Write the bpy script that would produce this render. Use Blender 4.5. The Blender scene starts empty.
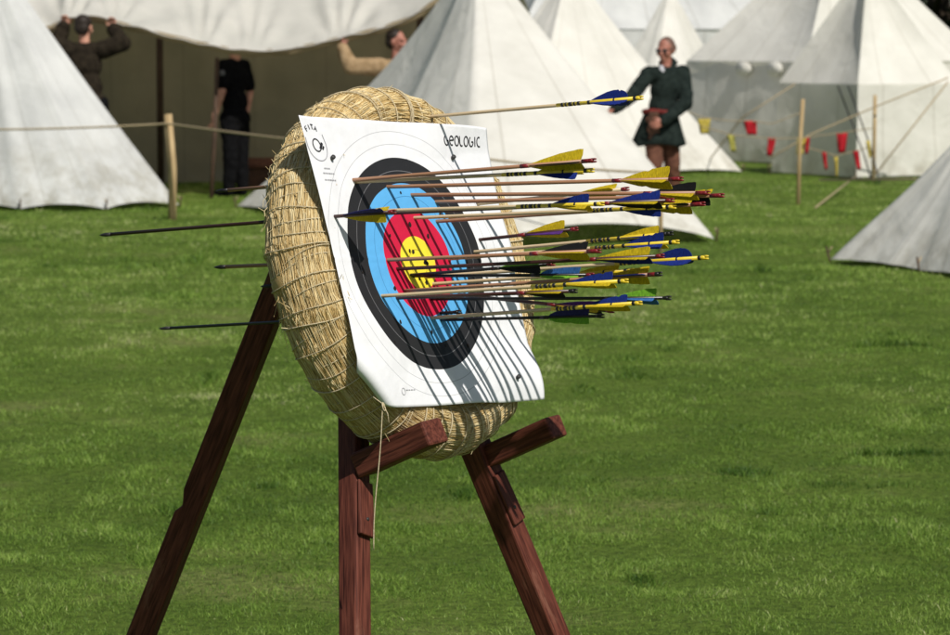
import bpy, math, random
import numpy as np
from mathutils import Vector, Matrix, noise

random.seed(7)
rng = np.random.default_rng(11)
sc = bpy.context.scene
COL = sc.collection
V = Vector
R = math.radians

# ------------------------------------------------------------------ camera
CAM_H = 1.72
FPX = 3080.0                       # focal length in pixels of the 950 x 635 photograph
PITCH = math.atan((317.5 - 40.0) / FPX)
cam_d = bpy.data.cameras.new('camera')
cam = bpy.data.objects.new('camera', cam_d)
COL.objects.link(cam)
cam.location = (0, 0, CAM_H)
cam.rotation_euler = (math.pi / 2 - PITCH, 0, 0)
cam_d.sensor_width = 36.0
cam_d.lens = 36.0 * FPX / 950.0
cam_d.clip_end = 1500
cam_d.dof.use_dof = True
cam_d.dof.focus_distance = 6.85
cam_d.dof.aperture_fstop = 10.0
sc.camera = cam

# ------------------------------------------------------------------ light
SUN_EL, SUN_AZ = R(47), R(148)     # azimuth clockwise from +Y
w = bpy.data.worlds.new('World')
sc.world = w
w.use_nodes = True
nt = w.node_tree
sky = nt.nodes.new('ShaderNodeTexSky')
sky.sky_type = 'NISHITA'
sky.sun_disc = False
sky.sun_elevation = SUN_EL
sky.sun_rotation = SUN_AZ
nt.links.new(sky.outputs[0], nt.nodes['Background'].inputs[0])
nt.nodes['Background'].inputs[1].default_value = 0.055
sun_d = bpy.data.lights.new('sun', 'SUN')
sun_d.energy = 4.4
sun_d.angle = R(0.5)
sun_d.color = (1.0, 0.95, 0.87)
sun = bpy.data.objects.new('sun', sun_d)
COL.objects.link(sun)
SUNV = V((math.sin(SUN_AZ) * math.cos(SUN_EL), math.cos(SUN_AZ) * math.cos(SUN_EL), math.sin(SUN_EL)))
sun.rotation_euler = SUNV.to_track_quat('Z', 'Y').to_euler()
sun.location = SUNV * 60
sc.view_settings.view_transform = 'Standard'
sc.view_settings.look = 'None'
sc.view_settings.exposure = 0.0
sc.view_settings.gamma = 1.0
sc.view_settings.use_curve_mapping = False

# ------------------------------------------------------------------ survey helpers
CAMO = V((0, 0, CAM_H))
FWD = V((0, math.cos(PITCH), -math.sin(PITCH)))
UPV = V((0, math.sin(PITCH), math.cos(PITCH)))

def ray(px, py):
    return V((1, 0, 0)) * ((px - 475) / FPX) + UPV * ((317.5 - py) / FPX) + FWD

def at(px, py, d):                 # bearing of a photo point taken to distance d
    return CAMO + ray(px, py) * d

def ground(px, py, z=0.0):
    r = ray(px, py)
    return CAMO + r * ((z - CAM_H) / r.z)

# ------------------------------------------------------------------ material helpers
def new_mat(name, rough=0.7, spec=0.3):
    m = bpy.data.materials.new(name)
    m.use_nodes = True
    b = m.node_tree.nodes['Principled BSDF']
    b.inputs['Roughness'].default_value = rough
    b.inputs['Specular IOR Level'].default_value = spec
    return m, m.node_tree, b

def nd(t, kind, **kw):
    n = t.nodes.new(kind)
    for k, v in kw.items():
        if k in n.inputs:
            n.inputs[k].default_value = v
        else:
            setattr(n, k, v)
    return n

def ramp(t, stops, interp='LINEAR'):
    n = t.nodes.new('ShaderNodeValToRGB')
    cr = n.color_ramp
    cr.interpolation = interp
    while len(cr.elements) > 1:
        cr.elements.remove(cr.elements[-1])
    cr.elements[0].position = stops[0][0]
    cr.elements[0].color = (*stops[0][1], 1)
    for p, c in stops[1:]:
        e = cr.elements.new(p)
        e.color = (*c, 1)
    return n

def coord(t, scale=(1, 1, 1), attr=None):
    if attr:
        a = nd(t, 'ShaderNodeAttribute', attribute_name=attr)
        src = a.outputs['Vector']
    else:
        a = nd(t, 'ShaderNodeTexCoord')
        src = a.outputs['Object']
    mp = nd(t, 'ShaderNodeMapping')
    mp.inputs['Scale'].default_value = scale
    t.links.new(src, mp.inputs[0])
    return mp.outputs[0]

def noisy(name, c1, c2, scale=8.0, stretch=(1, 1, 1), rough=0.7, spec=0.3, bump=0.2, detail=6, lo=0.35, hi=0.65, attr=None, dist=0.01):
    m, t, b = new_mat(name, rough, spec)
    co = coord(t, stretch, attr)
    n = nd(t, 'ShaderNodeTexNoise', Scale=scale, Detail=detail)
    t.links.new(co, n.inputs['Vector'])
    r = ramp(t, [(lo, c1), (hi, c2)])
    t.links.new(n.outputs[0], r.inputs[0])
    t.links.new(r.outputs[0], b.inputs['Base Color'])
    if bump:
        bp = nd(t, 'ShaderNodeBump', Strength=bump, Distance=dist)
        t.links.new(n.outputs[0], bp.inputs['Height'])
        t.links.new(bp.outputs[0], b.inputs['Normal'])
    return m

def canvas(name, c1, c2, dirt=(0.45, 0.42, 0.34), dirt_h=0.5, transl=0.2):
    m, t, b = new_mat(name, 0.85, 0.15)
    geo = nd(t, 'ShaderNodeNewGeometry')
    sep = nd(t, 'ShaderNodeSeparateXYZ')
    t.links.new(geo.outputs['Position'], sep.inputs[0])
    n = nd(t, 'ShaderNodeTexNoise', Scale=1.6, Detail=7.0, Roughness=0.62)
    t.links.new(geo.outputs['Position'], n.inputs['Vector'])
    r = ramp(t, [(0.34, c1), (0.62, c2)])
    t.links.new(n.outputs[0], r.inputs[0])
    # splash marks low on the cloth
    n2 = nd(t, 'ShaderNodeTexNoise', Scale=4.5, Detail=8.0, Roughness=0.7)
    t.links.new(geo.outputs['Position'], n2.inputs['Vector'])
    mr = nd(t, 'ShaderNodeMapRange')
    mr.inputs[1].default_value = 0.0; mr.inputs[2].default_value = dirt_h
    mr.inputs[3].default_value = 0.8; mr.inputs[4].default_value = 0.0
    t.links.new(sep.outputs[2], mr.inputs[0])
    r2 = ramp(t, [(0.42, (0, 0, 0)), (0.62, (1, 1, 1))])
    t.links.new(n2.outputs[0], r2.inputs[0])
    mu = nd(t, 'ShaderNodeMath', operation='MULTIPLY')
    t.links.new(r2.outputs[0], mu.inputs[0]); t.links.new(mr.outputs[0], mu.inputs[1])
    mx = nd(t, 'ShaderNodeMix', data_type='RGBA')
    t.links.new(mu.outputs[0], mx.inputs[0])
    t.links.new(r.outputs[0], mx.inputs[6])
    mx.inputs[7].default_value = (*dirt, 1)
    # stitched seams between the widths of cloth, and the hem
    sa = nd(t, 'ShaderNodeAttribute', attribute_name='sew')
    sx_ = nd(t, 'ShaderNodeSeparateXYZ'); t.links.new(sa.outputs['Vector'], sx_.inputs[0])
    fr_ = nd(t, 'ShaderNodeMath', operation='FRACT'); t.links.new(sx_.outputs[0], fr_.inputs[0])
    sb_ = nd(t, 'ShaderNodeMath', operation='SUBTRACT'); sb_.inputs[1].default_value = .5; t.links.new(fr_.outputs[0], sb_.inputs[0])
    ab_ = nd(t, 'ShaderNodeMath', operation='ABSOLUTE'); t.links.new(sb_.outputs[0], ab_.inputs[0])
    sm_ = ramp(t, [(0.0, (.80, .79, .77)), (.012, (.82, .81, .79)), (.02, (1, 1, 1))]); t.links.new(ab_.outputs[0], sm_.inputs[0])
    mm_ = nd(t, 'ShaderNodeMix', data_type='RGBA', blend_type='MULTIPLY'); mm_.inputs[0].default_value = 1
    t.links.new(mx.outputs[2], mm_.inputs[6]); t.links.new(sm_.outputs[0], mm_.inputs[7])
    t.links.new(mm_.outputs[2], b.inputs['Base Color'])
    # soft creases
    n3 = nd(t, 'ShaderNodeTexNoise', Scale=2.2, Detail=3.0, Distortion=0.6)
    t.links.new(geo.outputs['Position'], n3.inputs['Vector'])
    bp = nd(t, 'ShaderNodeBump', Strength=0.3, Distance=0.09)
    t.links.new(n3.outputs[0], bp.inputs['Height'])
    t.links.new(bp.outputs[0], b.inputs['Normal'])
    tr = nd(t, 'ShaderNodeBsdfTranslucent')
    tr.inputs[0].default_value = (*[x * 0.8 for x in c2], 1)
    ms = nd(t, 'ShaderNodeMixShader')
    ms.inputs[0].default_value = transl
    t.links.new(b.outputs[0], ms.inputs[1]); t.links.new(tr.outputs[0], ms.inputs[2])
    t.links.new(ms.outputs[0], t.nodes['Material Output'].inputs[0])
    return m

def plain(name, c, rough=0.5, spec=0.4, var=0.25, scale=60, transl=0):
    c1 = tuple(x * (1 - var) for x in c); c2 = tuple(min(1, x * (1 + var * 0.6)) for x in c)
    m = noisy(name, c1, c2, scale=scale, rough=rough, spec=spec, bump=0.08, dist=0.001)
    if transl:
        t = m.node_tree
        b = t.nodes['Principled BSDF']
        tr = nd(t, 'ShaderNodeBsdfTranslucent')
        tr.inputs[0].default_value = (*c, 1)
        ms = nd(t, 'ShaderNodeMixShader'); ms.inputs[0].default_value = transl
        t.links.new(b.outputs[0], ms.inputs[1]); t.links.new(tr.outputs[0], ms.inputs[2])
        t.links.new(ms.outputs[0], t.nodes['Material Output'].inputs[0])
    return m

# ------------------------------------------------------------------ object helpers
def tag(o, label=None, cat=None, group=None, kind=None):
    if label: o['label'] = label
    if cat: o['category'] = cat
    if group: o['group'] = group
    if kind: o['kind'] = kind
    return o

def empty(name, loc, label, cat, group=None):
    o = bpy.data.objects.new(name, None)
    o.empty_display_size = 0.1
    COL.objects.link(o)
    o.location = loc
    return tag(o, label, cat, group)

def link(name, verts, faces, mat, parent=None, smooth=True, local=False, attrs=None, origin=None):
    """One mesh object; verts are world points unless local. A parent has only a location unless local."""
    if parent is not None and not local:
        off = V(parent.location)
    elif origin is not None:
        off = V(origin)
    else:
        off = V((0, 0, 0))
    me = bpy.data.meshes.new(name)
    if isinstance(verts, np.ndarray):
        vs = verts - np.array(off)
        me.vertices.add(len(vs)); me.vertices.foreach_set('co', vs.astype(np.float32).ravel())
        if isinstance(faces, np.ndarray):
            nf, k = faces.shape
            me.loops.add(nf * k); me.loops.foreach_set('vertex_index', faces.astype(np.int32).ravel())
            me.polygons.add(nf)
            me.polygons.foreach_set('loop_start', np.arange(0, nf * k, k, dtype=np.int32))
            me.update(calc_edges=True)
        else:
            me.from_pydata([], [], [])
    else:
        me.from_pydata([V(p) - off for p in verts], [], faces)
    me.update()
    if smooth:
        me.polygons.foreach_set('use_smooth', [True] * len(me.polygons))
    for an, (ty, data) in (attrs or {}).items():
        a = me.attributes.new(an, ty, 'POINT')
        a.data.foreach_set('vector' if ty == 'FLOAT_VECTOR' else 'value', np.asarray(data, dtype=np.float32).ravel())
    mats = mat if isinstance(mat, (list, tuple)) else [mat]
    for m in mats: me.materials.append(m)
    o = bpy.data.objects.new(name, me)
    COL.objects.link(o)
    if parent is not None: o.parent = parent
    elif origin is not None: o.location = origin
    return o

class MB:
    """collects vertices and faces"""
    def __init__(s): s.v = []; s.f = []; s.sew = []
    def add(s, vs, fs):
        k = len(s.v); s.v += [V(p) for p in vs]; s.f += [[i + k for i in f] for f in fs]
    def tube(s, pts, r, n=8, cap=True):
        pts = [V(p) for p in pts]
        rs = r if isinstance(r, (list, tuple)) else [r] * len(pts)
        vs, fs = [], []
        ref = V((0, 0, 1)) if abs((pts[-1] - pts[0]).normalized().z) < .9 else V((1, 0, 0))
        for i, p in enumerate(pts):
            d = (pts[min(i + 1, len(pts) - 1)] - pts[max(i - 1, 0)]).normalized()
            a = d.cross(ref).normalized(); b = d.cross(a)
            for k in range(n):
                t = 2 * math.pi * k / n
                vs.append(p + (a * math.cos(t) + b * math.sin(t)) * rs[i])
        for i in range(len(pts) - 1):
            for k in range(n):
                fs.append([i * n + k, i * n + (k + 1) % n, (i + 1) * n + (k + 1) % n, (i + 1) * n + k])
        if cap:
            fs.append(list(range(n))[::-1]); fs.append([(len(pts) - 1) * n + k for k in range(n)])
        s.add(vs, fs)
    def prism(s, poly, up):
        """closed polygon (3-D, planar) extruded by vector up"""
        n = len(poly); up = V(up)
        vs = [V(p) for p in poly] + [V(p) + up for p in poly]
        fs = [list(range(n))[::-1], [n + i for i in range(n)]] + [[i, (i + 1) % n, n + (i + 1) % n, n + i] for i in range(n)]
        s.add(vs, fs)
    def build(s, name, mat, parent=None, smooth=True, **k):
        if s.sew and len(s.sew) == len(s.v): k['attrs'] = {'sew': ('FLOAT_VECTOR', s.sew)}
        return link(name, s.v, s.f, mat, parent, smooth, **k)

def add_bevel(o, w=0.003, seg=2):
    b = o.modifiers.new('bevel', 'BEVEL'); b.width = w; b.segments = seg; b.limit_method = 'ANGLE'
    for p in o.data.polygons: p.use_smooth = False
    return o

# ------------------------------------------------------------------ ground
def gz(x, y):
    """gentle unevenness of the field"""
    return 0.014 * noise.noise(V((x * 2.3, y * 2.6, 1.1))) + 0.018 * noise.noise(V((x * 0.9, y * 0.9, 3.1))) + 0.03 * noise.noise(V((x * .25, y * .25, 8.)))

m_ground, t, b = new_mat('turf_soil', 0.95, 0.1)
geo = nd(t, 'ShaderNodeNewGeometry')
n1 = nd(t, 'ShaderNodeTexNoise', Scale=0.7, Detail=9.0, Roughness=0.65)
n2 = nd(t, 'ShaderNodeTexNoise', Scale=26.0, Detail=6.0, Roughness=0.7)
t.links.new(geo.outputs['Position'], n1.inputs['Vector']); t.links.new(geo.outputs['Position'], n2.inputs['Vector'])
r1 = ramp(t, [(0.35, (0.090, 0.155, 0.021)), (0.55, (0.145, 0.220, 0.036)), (0.7, (0.26, 0.285, 0.095))])
r2 = ramp(t, [(0.3, (0.45, 0.45, 0.45)), (0.7, (1.3, 1.3, 1.25))])
t.links.new(n1.outputs[0], r1.inputs[0]); t.links.new(n2.outputs[0], r2.inputs[0])
mx = nd(t, 'ShaderNodeMix', data_type='RGBA', blend_type='MULTIPLY'); mx.inputs[0].default_value = 1
t.links.new(r1.outputs[0], mx.inputs[6]); t.links.new(r2.outputs[0], mx.inputs[7])
t.links.new(mx.outputs[2], b.inputs['Base Color'])
bp = nd(t, 'ShaderNodeBump', Strength=0.9, Distance=0.05)
t.links.new(n2.outputs[0], bp.inputs['Height']); t.links.new(bp.outputs[0], b.inputs['Normal'])

def axis(segs):
    out = []
    for a, b_, st in segs:
        out += list(np.arange(a, b_, st))
    out.append(segs[-1][1])
    return out
xs = axis([(-400, -40, 45), (-40, -9, 3), (-9, 9, .15), (9, 40, 3), (40, 400, 45)])
ys = axis([(-60, 4, 6), (4, 22, .15), (22, 45, .3), (45, 90, 5), (90, 700, 60)])
gv = [(x, y, gz(x, y) if (abs(x) < 12 and 3 < y < 48) else -0.01) for y in ys for x in xs]
nx = len(xs)
gf = [[j * nx + i, j * nx + i + 1, (j + 1) * nx + i + 1, (j + 1) * nx + i] for j in range(len(ys) - 1) for i in range(nx - 1)]
tag(link('ground', gv, gf, m_ground), kind='structure')

# ------------------------------------------------------------------ tents
CANVAS_W = canvas('white_canvas', (0.71, 0.695, 0.63), (0.83, 0.815, 0.75))
CANVAS_G = canvas('weathered_canvas', (0.56, 0.57, 0.56), (0.70, 0.71, 0.69), dirt=(0.32, 0.30, 0.23), dirt_h=0.9)
CANVAS_O = canvas('gap_shade_canvas', (0.10, 0.10, 0.07), (0.14, 0.14, 0.09), transl=0.02)  # dark olive: shade of the gap between the tents put into the cloth colour
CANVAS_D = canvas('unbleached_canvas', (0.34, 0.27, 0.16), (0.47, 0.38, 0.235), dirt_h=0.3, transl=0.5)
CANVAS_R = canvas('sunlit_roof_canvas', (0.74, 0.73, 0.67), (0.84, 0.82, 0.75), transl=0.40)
ROPE = noisy('hemp_rope', (0.28, 0.22, 0.13), (0.45, 0.36, 0.23), scale=300, rough=0.9)
POLE = noisy('stripped_pole', (0.34, 0.24, 0.12), (0.50, 0.37, 0.20), scale=9, stretch=(4, 4, .5), rough=0.8)
POLE_D = noisy('dark_pole', (0.05, 0.03, 0.02), (0.09, 0.055, 0.035), scale=9, stretch=(4, 4, .5), rough=0.8)
IRON = plain('dark_iron', (0.03, 0.03, 0.03), 0.5)

def panel(mb, a, b_, c, d, nu=14, nv=16, sag=0.05, scallop=0.0, dip=0.0, wr=0.012, seed=0.0):
    """canvas between bottom a-b and top d-c; sag pulls the middle inwards, dip bends the slope"""
    a, b_, c, d = map(V, (a, b_, c, d))
    n = (b_ - a).cross(d - a)
    if n.length < 1e-6: n = (b_ - a).cross(c - a)
    n.normalize()
    L = (b_ - a).length
    vs, fs = [], []
    for j in range(nv + 1):
        q = j / nv
        for i in range(nu + 1):
            p = i / nu
            bot = a.lerp(b_, p); top = d.lerp(c, p)
            P = bot.lerp(top, q)
            P -= n * (sag * math.sin(math.pi * p) * (1 - q) ** .6 * L + dip * math.sin(math.pi * q) * math.sin(math.pi * p) ** .5)
            fold = noise.noise(V((p * 7 * L ** .5 + seed, q * 1.3 + seed, seed * 1.7)))
            fold2 = noise.noise(V((p * 3 + seed * 3, q * 5, seed)))
            P += n * (wr * (fold * (0.4 + q) + .8 * fold2) * math.sin(math.pi * min(1, p * 1.0)) ** .5)
            if scallop: P.z += scallop * math.sin(math.pi * p) * (1 - q) ** 3
            vs.append(P); mb.sew.append((p * max(1, round(L / .9)) + .0, q, 1))
    w_ = nu + 1
    for j in range(nv):
        for i in range(nu):
            fs.append([j * w_ + i, j * w_ + i + 1, (j + 1) * w_ + i + 1, (j + 1) * w_ + i])
    mb.add(vs, fs)

def solid(o, th=0.0):
    if not th: return o            # tent cloth, about a millimetre
    s = o.modifiers.new('thickness', 'SOLIDIFY'); s.thickness = th; s.offset = -1
    return o

def pegs(parent, pts, c):
    for p in pts:
        d = (V(p) - c); d.z = 0; d.normalize()
        m = MB(); m.tube([V(p) + V((0, 0, .10)) + d * .05, V(p) + d * .0 + V((0, 0, -.08))], .009, 6)
        m.build('tent_peg', POLE_D, parent)
        m = MB(); m.tube([V(p) + V((0, 0, .10)), V(p) + V((0, 0, .05)) + d * .035], .006, 5)
        m.build('peg_loop', ROPE, parent)

def pyramid(name, base, apex, mat, label, sag=.02, scallop=.05, dip=.10, peg=True, wr=.022, seed=0., group=None, lifts=None, dips=None):
    """pegged-out tent sewn from gores, one continuous skin; lifts: extra hem lift per gore"""
    base = [V((p.x, p.y, 0.02)) for p in base]
    c = sum(base, V()) / len(base)
    t_ = empty(name, (c.x, c.y, 0), label, 'tent', group)
    n = len(base); ns, nv = 16, 28
    hem = []
    for i in range(n):
        a, b_ = base[i], base[(i + 1) % n]; L = (b_ - a).length
        inw = (c - (a + b_) / 2); inw.z = 0; inw.normalize()
        lf = (lifts or {}).get(i, scallop)
        for k in range(ns):
            p = k / ns
            P = a.lerp(b_, p) + inw * (sag * L * math.sin(math.pi * p)); P.z += lf * math.sin(math.pi * p) ** .8
            hem.append((P, (i + p) / n * 2 * math.pi, math.sin(math.pi * p), (dips[i] * (1 - p) + dips[(i + 1) % n] * p) if dips else dip))
    vs, fs, sew = [], [], []; m_ = len(hem)
    for j in range(nv + 1):
        q = (j / nv) ** 1.15 * .988
        for P0_, an, mid, dip_ in hem:
            P = P0_.lerp(apex, q)
            rad = V((P.x - apex.x, P.y - apex.y, 0))
            P -= rad.normalized() * dip_ * math.sin(math.pi * q) * (1 if rad.length > .05 else 0)
            f = noise.noise(V((math.cos(an) * 5 + seed, math.sin(an) * 5, q * .9 + seed)))
            f2 = noise.noise(V((math.cos(an) * 11 + seed, math.sin(an) * 11, q * 2.5 - seed)))
            P += rad.normalized() * (wr * (1.6 * f + .8 * f2) * (1 - q) ** .5 - .012 * (1 - mid) ** 6 * (0 if q > .9 else -1))
            vs.append(P); sew.append((an / (2 * math.pi) * n * 2.0 + .13, j / nv, 1))
    for j in range(nv):
        for k in range(m_):
            fs.append([j * m_ + k, j * m_ + (k + 1) % m_, (j + 1) * m_ + (k + 1) % m_, (j + 1) * m_ + k])
    mb = MB(); mb.add(vs, fs); mb.build('canvas', mat, t_, attrs={'sew': ('FLOAT_VECTOR', sew)})
    m = MB(); m.tube([V((apex.x, apex.y, 0)), apex + V((0, 0, .12))], .03, 8)
    m.build('centre_pole', POLE, t_)
    if peg: pegs(t_, base, c)
    return t_

def walled(name, base, eave_z, apex, mat, label, flare=.12, group=None, seed=0., peg=True, wmat=None, valance=True, over=.06):
    """polygonal tent: upright wall to the eave, then a roof to the apex (point or two ridge points)"""
    c = sum(base, V()) / len(base); c.z = 0
    t_ = empty(name, c, label, 'tent', group)
    ap = apex if isinstance(apex, list) else [apex]
    ev, bs = [], []
    for p in base:
        d = V((p.x, p.y, 0)) - c
        ev.append(V((p.x, p.y, eave_z))); bs.append(V((p.x, p.y, .02)) + d.normalized() * flare)
    n = len(base)
    wall, roof, val = MB(), MB(), MB()
    near = [min(ap, key=lambda q: (q - e).length) for e in ev]
    for i in range(n):
        j = (i + 1) % n
        panel(wall, bs[i], bs[j], ev[j], ev[i], sag=.02, wr=.02, seed=seed + i * 2.1, nv=8)
        e0, e1 = ev[i], ev[j]
        d0 = (e0 - c); d0.z = 0; d1 = (e1 - c); d1.z = 0
        o0, o1 = e0 + d0.normalized() * over, e1 + d1.normalized() * over
        t0 = near[i] + (o0 - near[i]) * .012; t1 = near[j] + (o1 - near[j]) * .012
        panel(roof, o0, o1, t1, t0, sag=.03, dip=.07, wr=.014, seed=seed + 11 + i * 2.7)
        if valance:
            lo0, lo1 = o0 + V((0, 0, -.14)) + d0.normalized() * .02, o1 + V((0, 0, -.14)) + d1.normalized() * .02
            panel(val, lo0, lo1, o1, o0, sag=.03, wr=.02, nv=3, seed=seed + 5 + i)
    solid(wall.build('wall', wmat or mat, t_)); solid(roof.build('roof', mat, t_))
    if valance: solid(val.build('valance', mat, t_))
    for k, p in enumerate(ap):
        m = MB(); m.tube([V((p.x, p.y, 0)), p + V((0, 0, .15))], .035, 8); m.build('centre_pole', POLE, t_)
    if peg: pegs(t_, bs, c)
    return t_

G = ground
pyramid('pyramid_tent', [G(178, 207), G(105, 211), G(20, 211), G(-70, 209), G(-150, 203), G(-130, 190), G(-20, 186), G(95, 191)],
        at(-25, -75, 32.6), CANVAS_G, 'weathered grey white tent with grubby hem behind the rope post', seed=1., dip=.05)
pyramid('pyramid_tent', [G(238, 208), G(345, 236), G(468, 252), G(715, 241.5), G(672, 205), G(570, 194), G(400, 192), G(290, 197)],
        at(477, -52, 29.6), CANVAS_W, 'large white cone tent straight behind the straw boss, corner pegged out to the right', seed=2., dips=[.24, .15, .05, .05, .06, .07, .1, .24], lifts={2: .17, 1: .1})
pyramid('pyramid_tent', [G(420, 176), G(520, 181), G(640, 178), G(741, 173), G(700, 162), G(560, 158), G(450, 162)],
        at(568, -34, 40.5), CANVAS_W, 'white cone tent behind the man in green, hem corner right of his legs', seed=3., dip=.06)
pyramid('pyramid_tent', [G(570, 152), G(640, 154), G(710, 153), G(768, 150), G(740, 143), G(600, 142)],
        at(670, -14, 48.5), CANVAS_W, 'farther white cone tent rising right of the head of the man in green', seed=4., dip=.05)
F8 = G(921, 273)
pyramid('pyramid_tent', [G(832, 262), F8, G(1040, 292), G(1130, 268), G(1010, 248)],
        at(985, 112, 23.6), CANVAS_W, 'low white tent at the right edge, nearest of all the tents', seed=5., dip=.02, sag=.01, scallop=.02)
pyramid('pyramid_tent', [G(430, 187), G(500, 189), G(600, 187), G(560, 176), G(470, 176)],
        at(507, -45, 34.9), CANVAS_O, 'dark olive tent added for the shaded gap behind the large cone tent', seed=6., dip=.02)

def square_from(F, fr, fl):
    F = V((F.x, F.y, 0))
    return [F, F + V((fr[0], fr[1], 0)), F + V((fr[0] + fl[0], fr[1] + fl[1], 0)), F + V((fl[0], fl[1], 0))]
F7 = at(857, 178, 38.4)
sq = square_from(F7, (1.36, .80), (-.83, 1.45)); cc = sum(sq, V()) / 4
walled('bell_tent', sq, 1.17, V((cc.x - .02, cc.y, 2.72)), CANVAS_W, 'white tent with steep pointed roof behind the bunting, left face in shade', seed=7., flare=.10, valance=False, over=.012)
F5 = at(806, 165, 42.4)
sq = square_from(F5, (2.7, 1.88), (-1.48, 2.13)); cc = sum(sq, V()) / 4
walled('walled_tent', sq, 1.42, V((cc.x, cc.y, 3.4)), CANVAS_W, 'grey shaded walled tent with two small white vents, between two pointed tents', seed=8., over=.025)
t5 = bpy.data.objects.get('walled_tent')
for px in (746, 777):
    pp = at(px, 69, 42.4)
    # on the left-hand wall of the tent
    nrm = V((-2.13, -1.48, 0)).normalized()
    k = (V((F5.x, F5.y, 0)) - CAMO); rr = ray(px, 69); s_ = (k.x * nrm.x + k.y * nrm.y) / (rr.x * nrm.x + rr.y * nrm.y)
    pp = CAMO + rr * s_
    m = MB(); a_ = V((-1.48, 2.13, 0)).normalized()
    poly = [pp + nrm * .03 + a_ * (.16 * math.cos(q)) + V((0, 0, .10 * math.sin(q))) for q in np.linspace(0, 2 * math.pi, 16, endpoint=False)]
    m.prism(poly, nrm * .03); m.build('vent_flap', CANVAS_W, t5)
# long far marquee
A0 = at(560, 150, 50.5)
sq = [V((x, y, 0)) for x, y in ((A0.x - .6, 50.5), (A0.x + 4.6, 52.2), (A0.x + 3.6, 55.6), (A0.x - 1.6, 53.9))]
walled('marquee', sq, 1.9, [V((A0.x + .2, 52.5, 3.6)), V((A0.x + 2.9, 53.4, 3.6))], CANVAS_G, 'far white marquee whose long roof fills the gap above the man in green', seed=9., peg=False)

# ---- open marquee whose front edge two men lift
EDGE = [(-70, 30), (-20, 30), (30, 30), (50, 27), (64, 19), (88, 16), (112, 21), (150, 31), (200, 43), (225, 48), (250, 52), (290, 50), (340, 38), (385, 27), (412, 17), (430, 5), (470, -22), (500, -30)]
DM = 33.1
mq = empty('open_marquee', (at(240, 205, 35).x, 35.2, 0), 'big open marquee with its canvas edge held up over a dark interior', 'marquee')
def edge_at(px):
    for (x0, y0), (x1, y1) in zip(EDGE, EDGE[1:]):
        if x0 <= px <= x1:
            k = (px - x0) / (x1 - x0); return y0 + (y1 - y0) * k
    return EDGE[-1][1]
roof = MB(); vs = []; fs = []
NU, NV = 150, 26
for j in range(NV + 1):
    q = j / NV
    for i in range(NU + 1):
        px = -70 + 570 * i / NU
        e = at(px, edge_at(px), DM)
        hem = noise.noise(V((px * .03, 1.3, 0))) * .03
        # ridge far behind and higher
        rdg = V((e.x * 1.06, 36.3, 3.35))
        P = e.lerp(rdg, q)
        # pulled folds that fan out from the points where the men hold the cloth
        fold = 0
        for hx, k in ((66, 1), (112, 1), (200, .8), (340, 1), (250, .6)):
            dx = (px - hx) / 60.0
            ang = math.atan2(dx, q + .12)
            fold += k * .045 * math.sin(ang * 11 + hx) * math.exp(-(dx * dx)) * (1 - q) * min(1, q * 6)
        fold += .04 * noise.noise(V((px * .045, q * 2.2, 4.4)))
        P += V((0, -.5, .8)) * (fold + hem * (1 - q))
        P.z -= .22 * math.sin(math.pi * q)
        vs.append(P)
for j in range(NV):
    for i in range(NU):
        fs.append([j * (NU + 1) + i, j * (NU + 1) + i + 1, (j + 1) * (NU + 1) + i + 1, (j + 1) * (NU + 1) + i])
roof.add(vs, fs)
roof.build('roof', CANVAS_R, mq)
# turned hem roll under the lifted edge
hemp = []
for px in range(-70, 501, 5):
    p = at(px, edge_at(px), DM); hemp.append(p + V((0, .06, -.02 + .012 * noise.noise(V((px * .08, 0, 0))))))
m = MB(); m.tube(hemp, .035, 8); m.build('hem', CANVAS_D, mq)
xl, xr = at(-70, 180, 37).x, at(505, 180, 37).x
inner = MB()
panel(inner, V((xl, 37.4, .0)), V((xr, 37.4, .0)), V((xr, 37.2, 2.6)), V((xl, 37.2, 2.6)), nu=90, nv=16, sag=.0, wr=.17, seed=3.)
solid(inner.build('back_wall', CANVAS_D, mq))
inner = MB()
panel(inner, V((xl, 37.2, 2.6)), V((xr, 37.2, 2.6)), V((xr, 36.3, 3.33)), V((xl, 36.3, 3.33)), nu=40, nv=6, sag=0, wr=.03)
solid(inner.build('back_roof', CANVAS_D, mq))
for x in (xl, xr):
    inner = MB(); panel(inner, V((x, 33.4, 0)), V((x, 37.4, 0)), V((x, 37.2, 2.6)), V((x, 33.4, 2.2)), nu=20, nv=8, sag=0, wr=.04)
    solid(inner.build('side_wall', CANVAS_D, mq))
for px in (160, 420):
    p = at(px, 150, 36.2); m = MB(); m.tube([V((p.x, 36.3, 0)), V((p.x, 36.3, 3.3))], .04, 8); m.build('centre_pole', POLE_D, mq)

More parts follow.
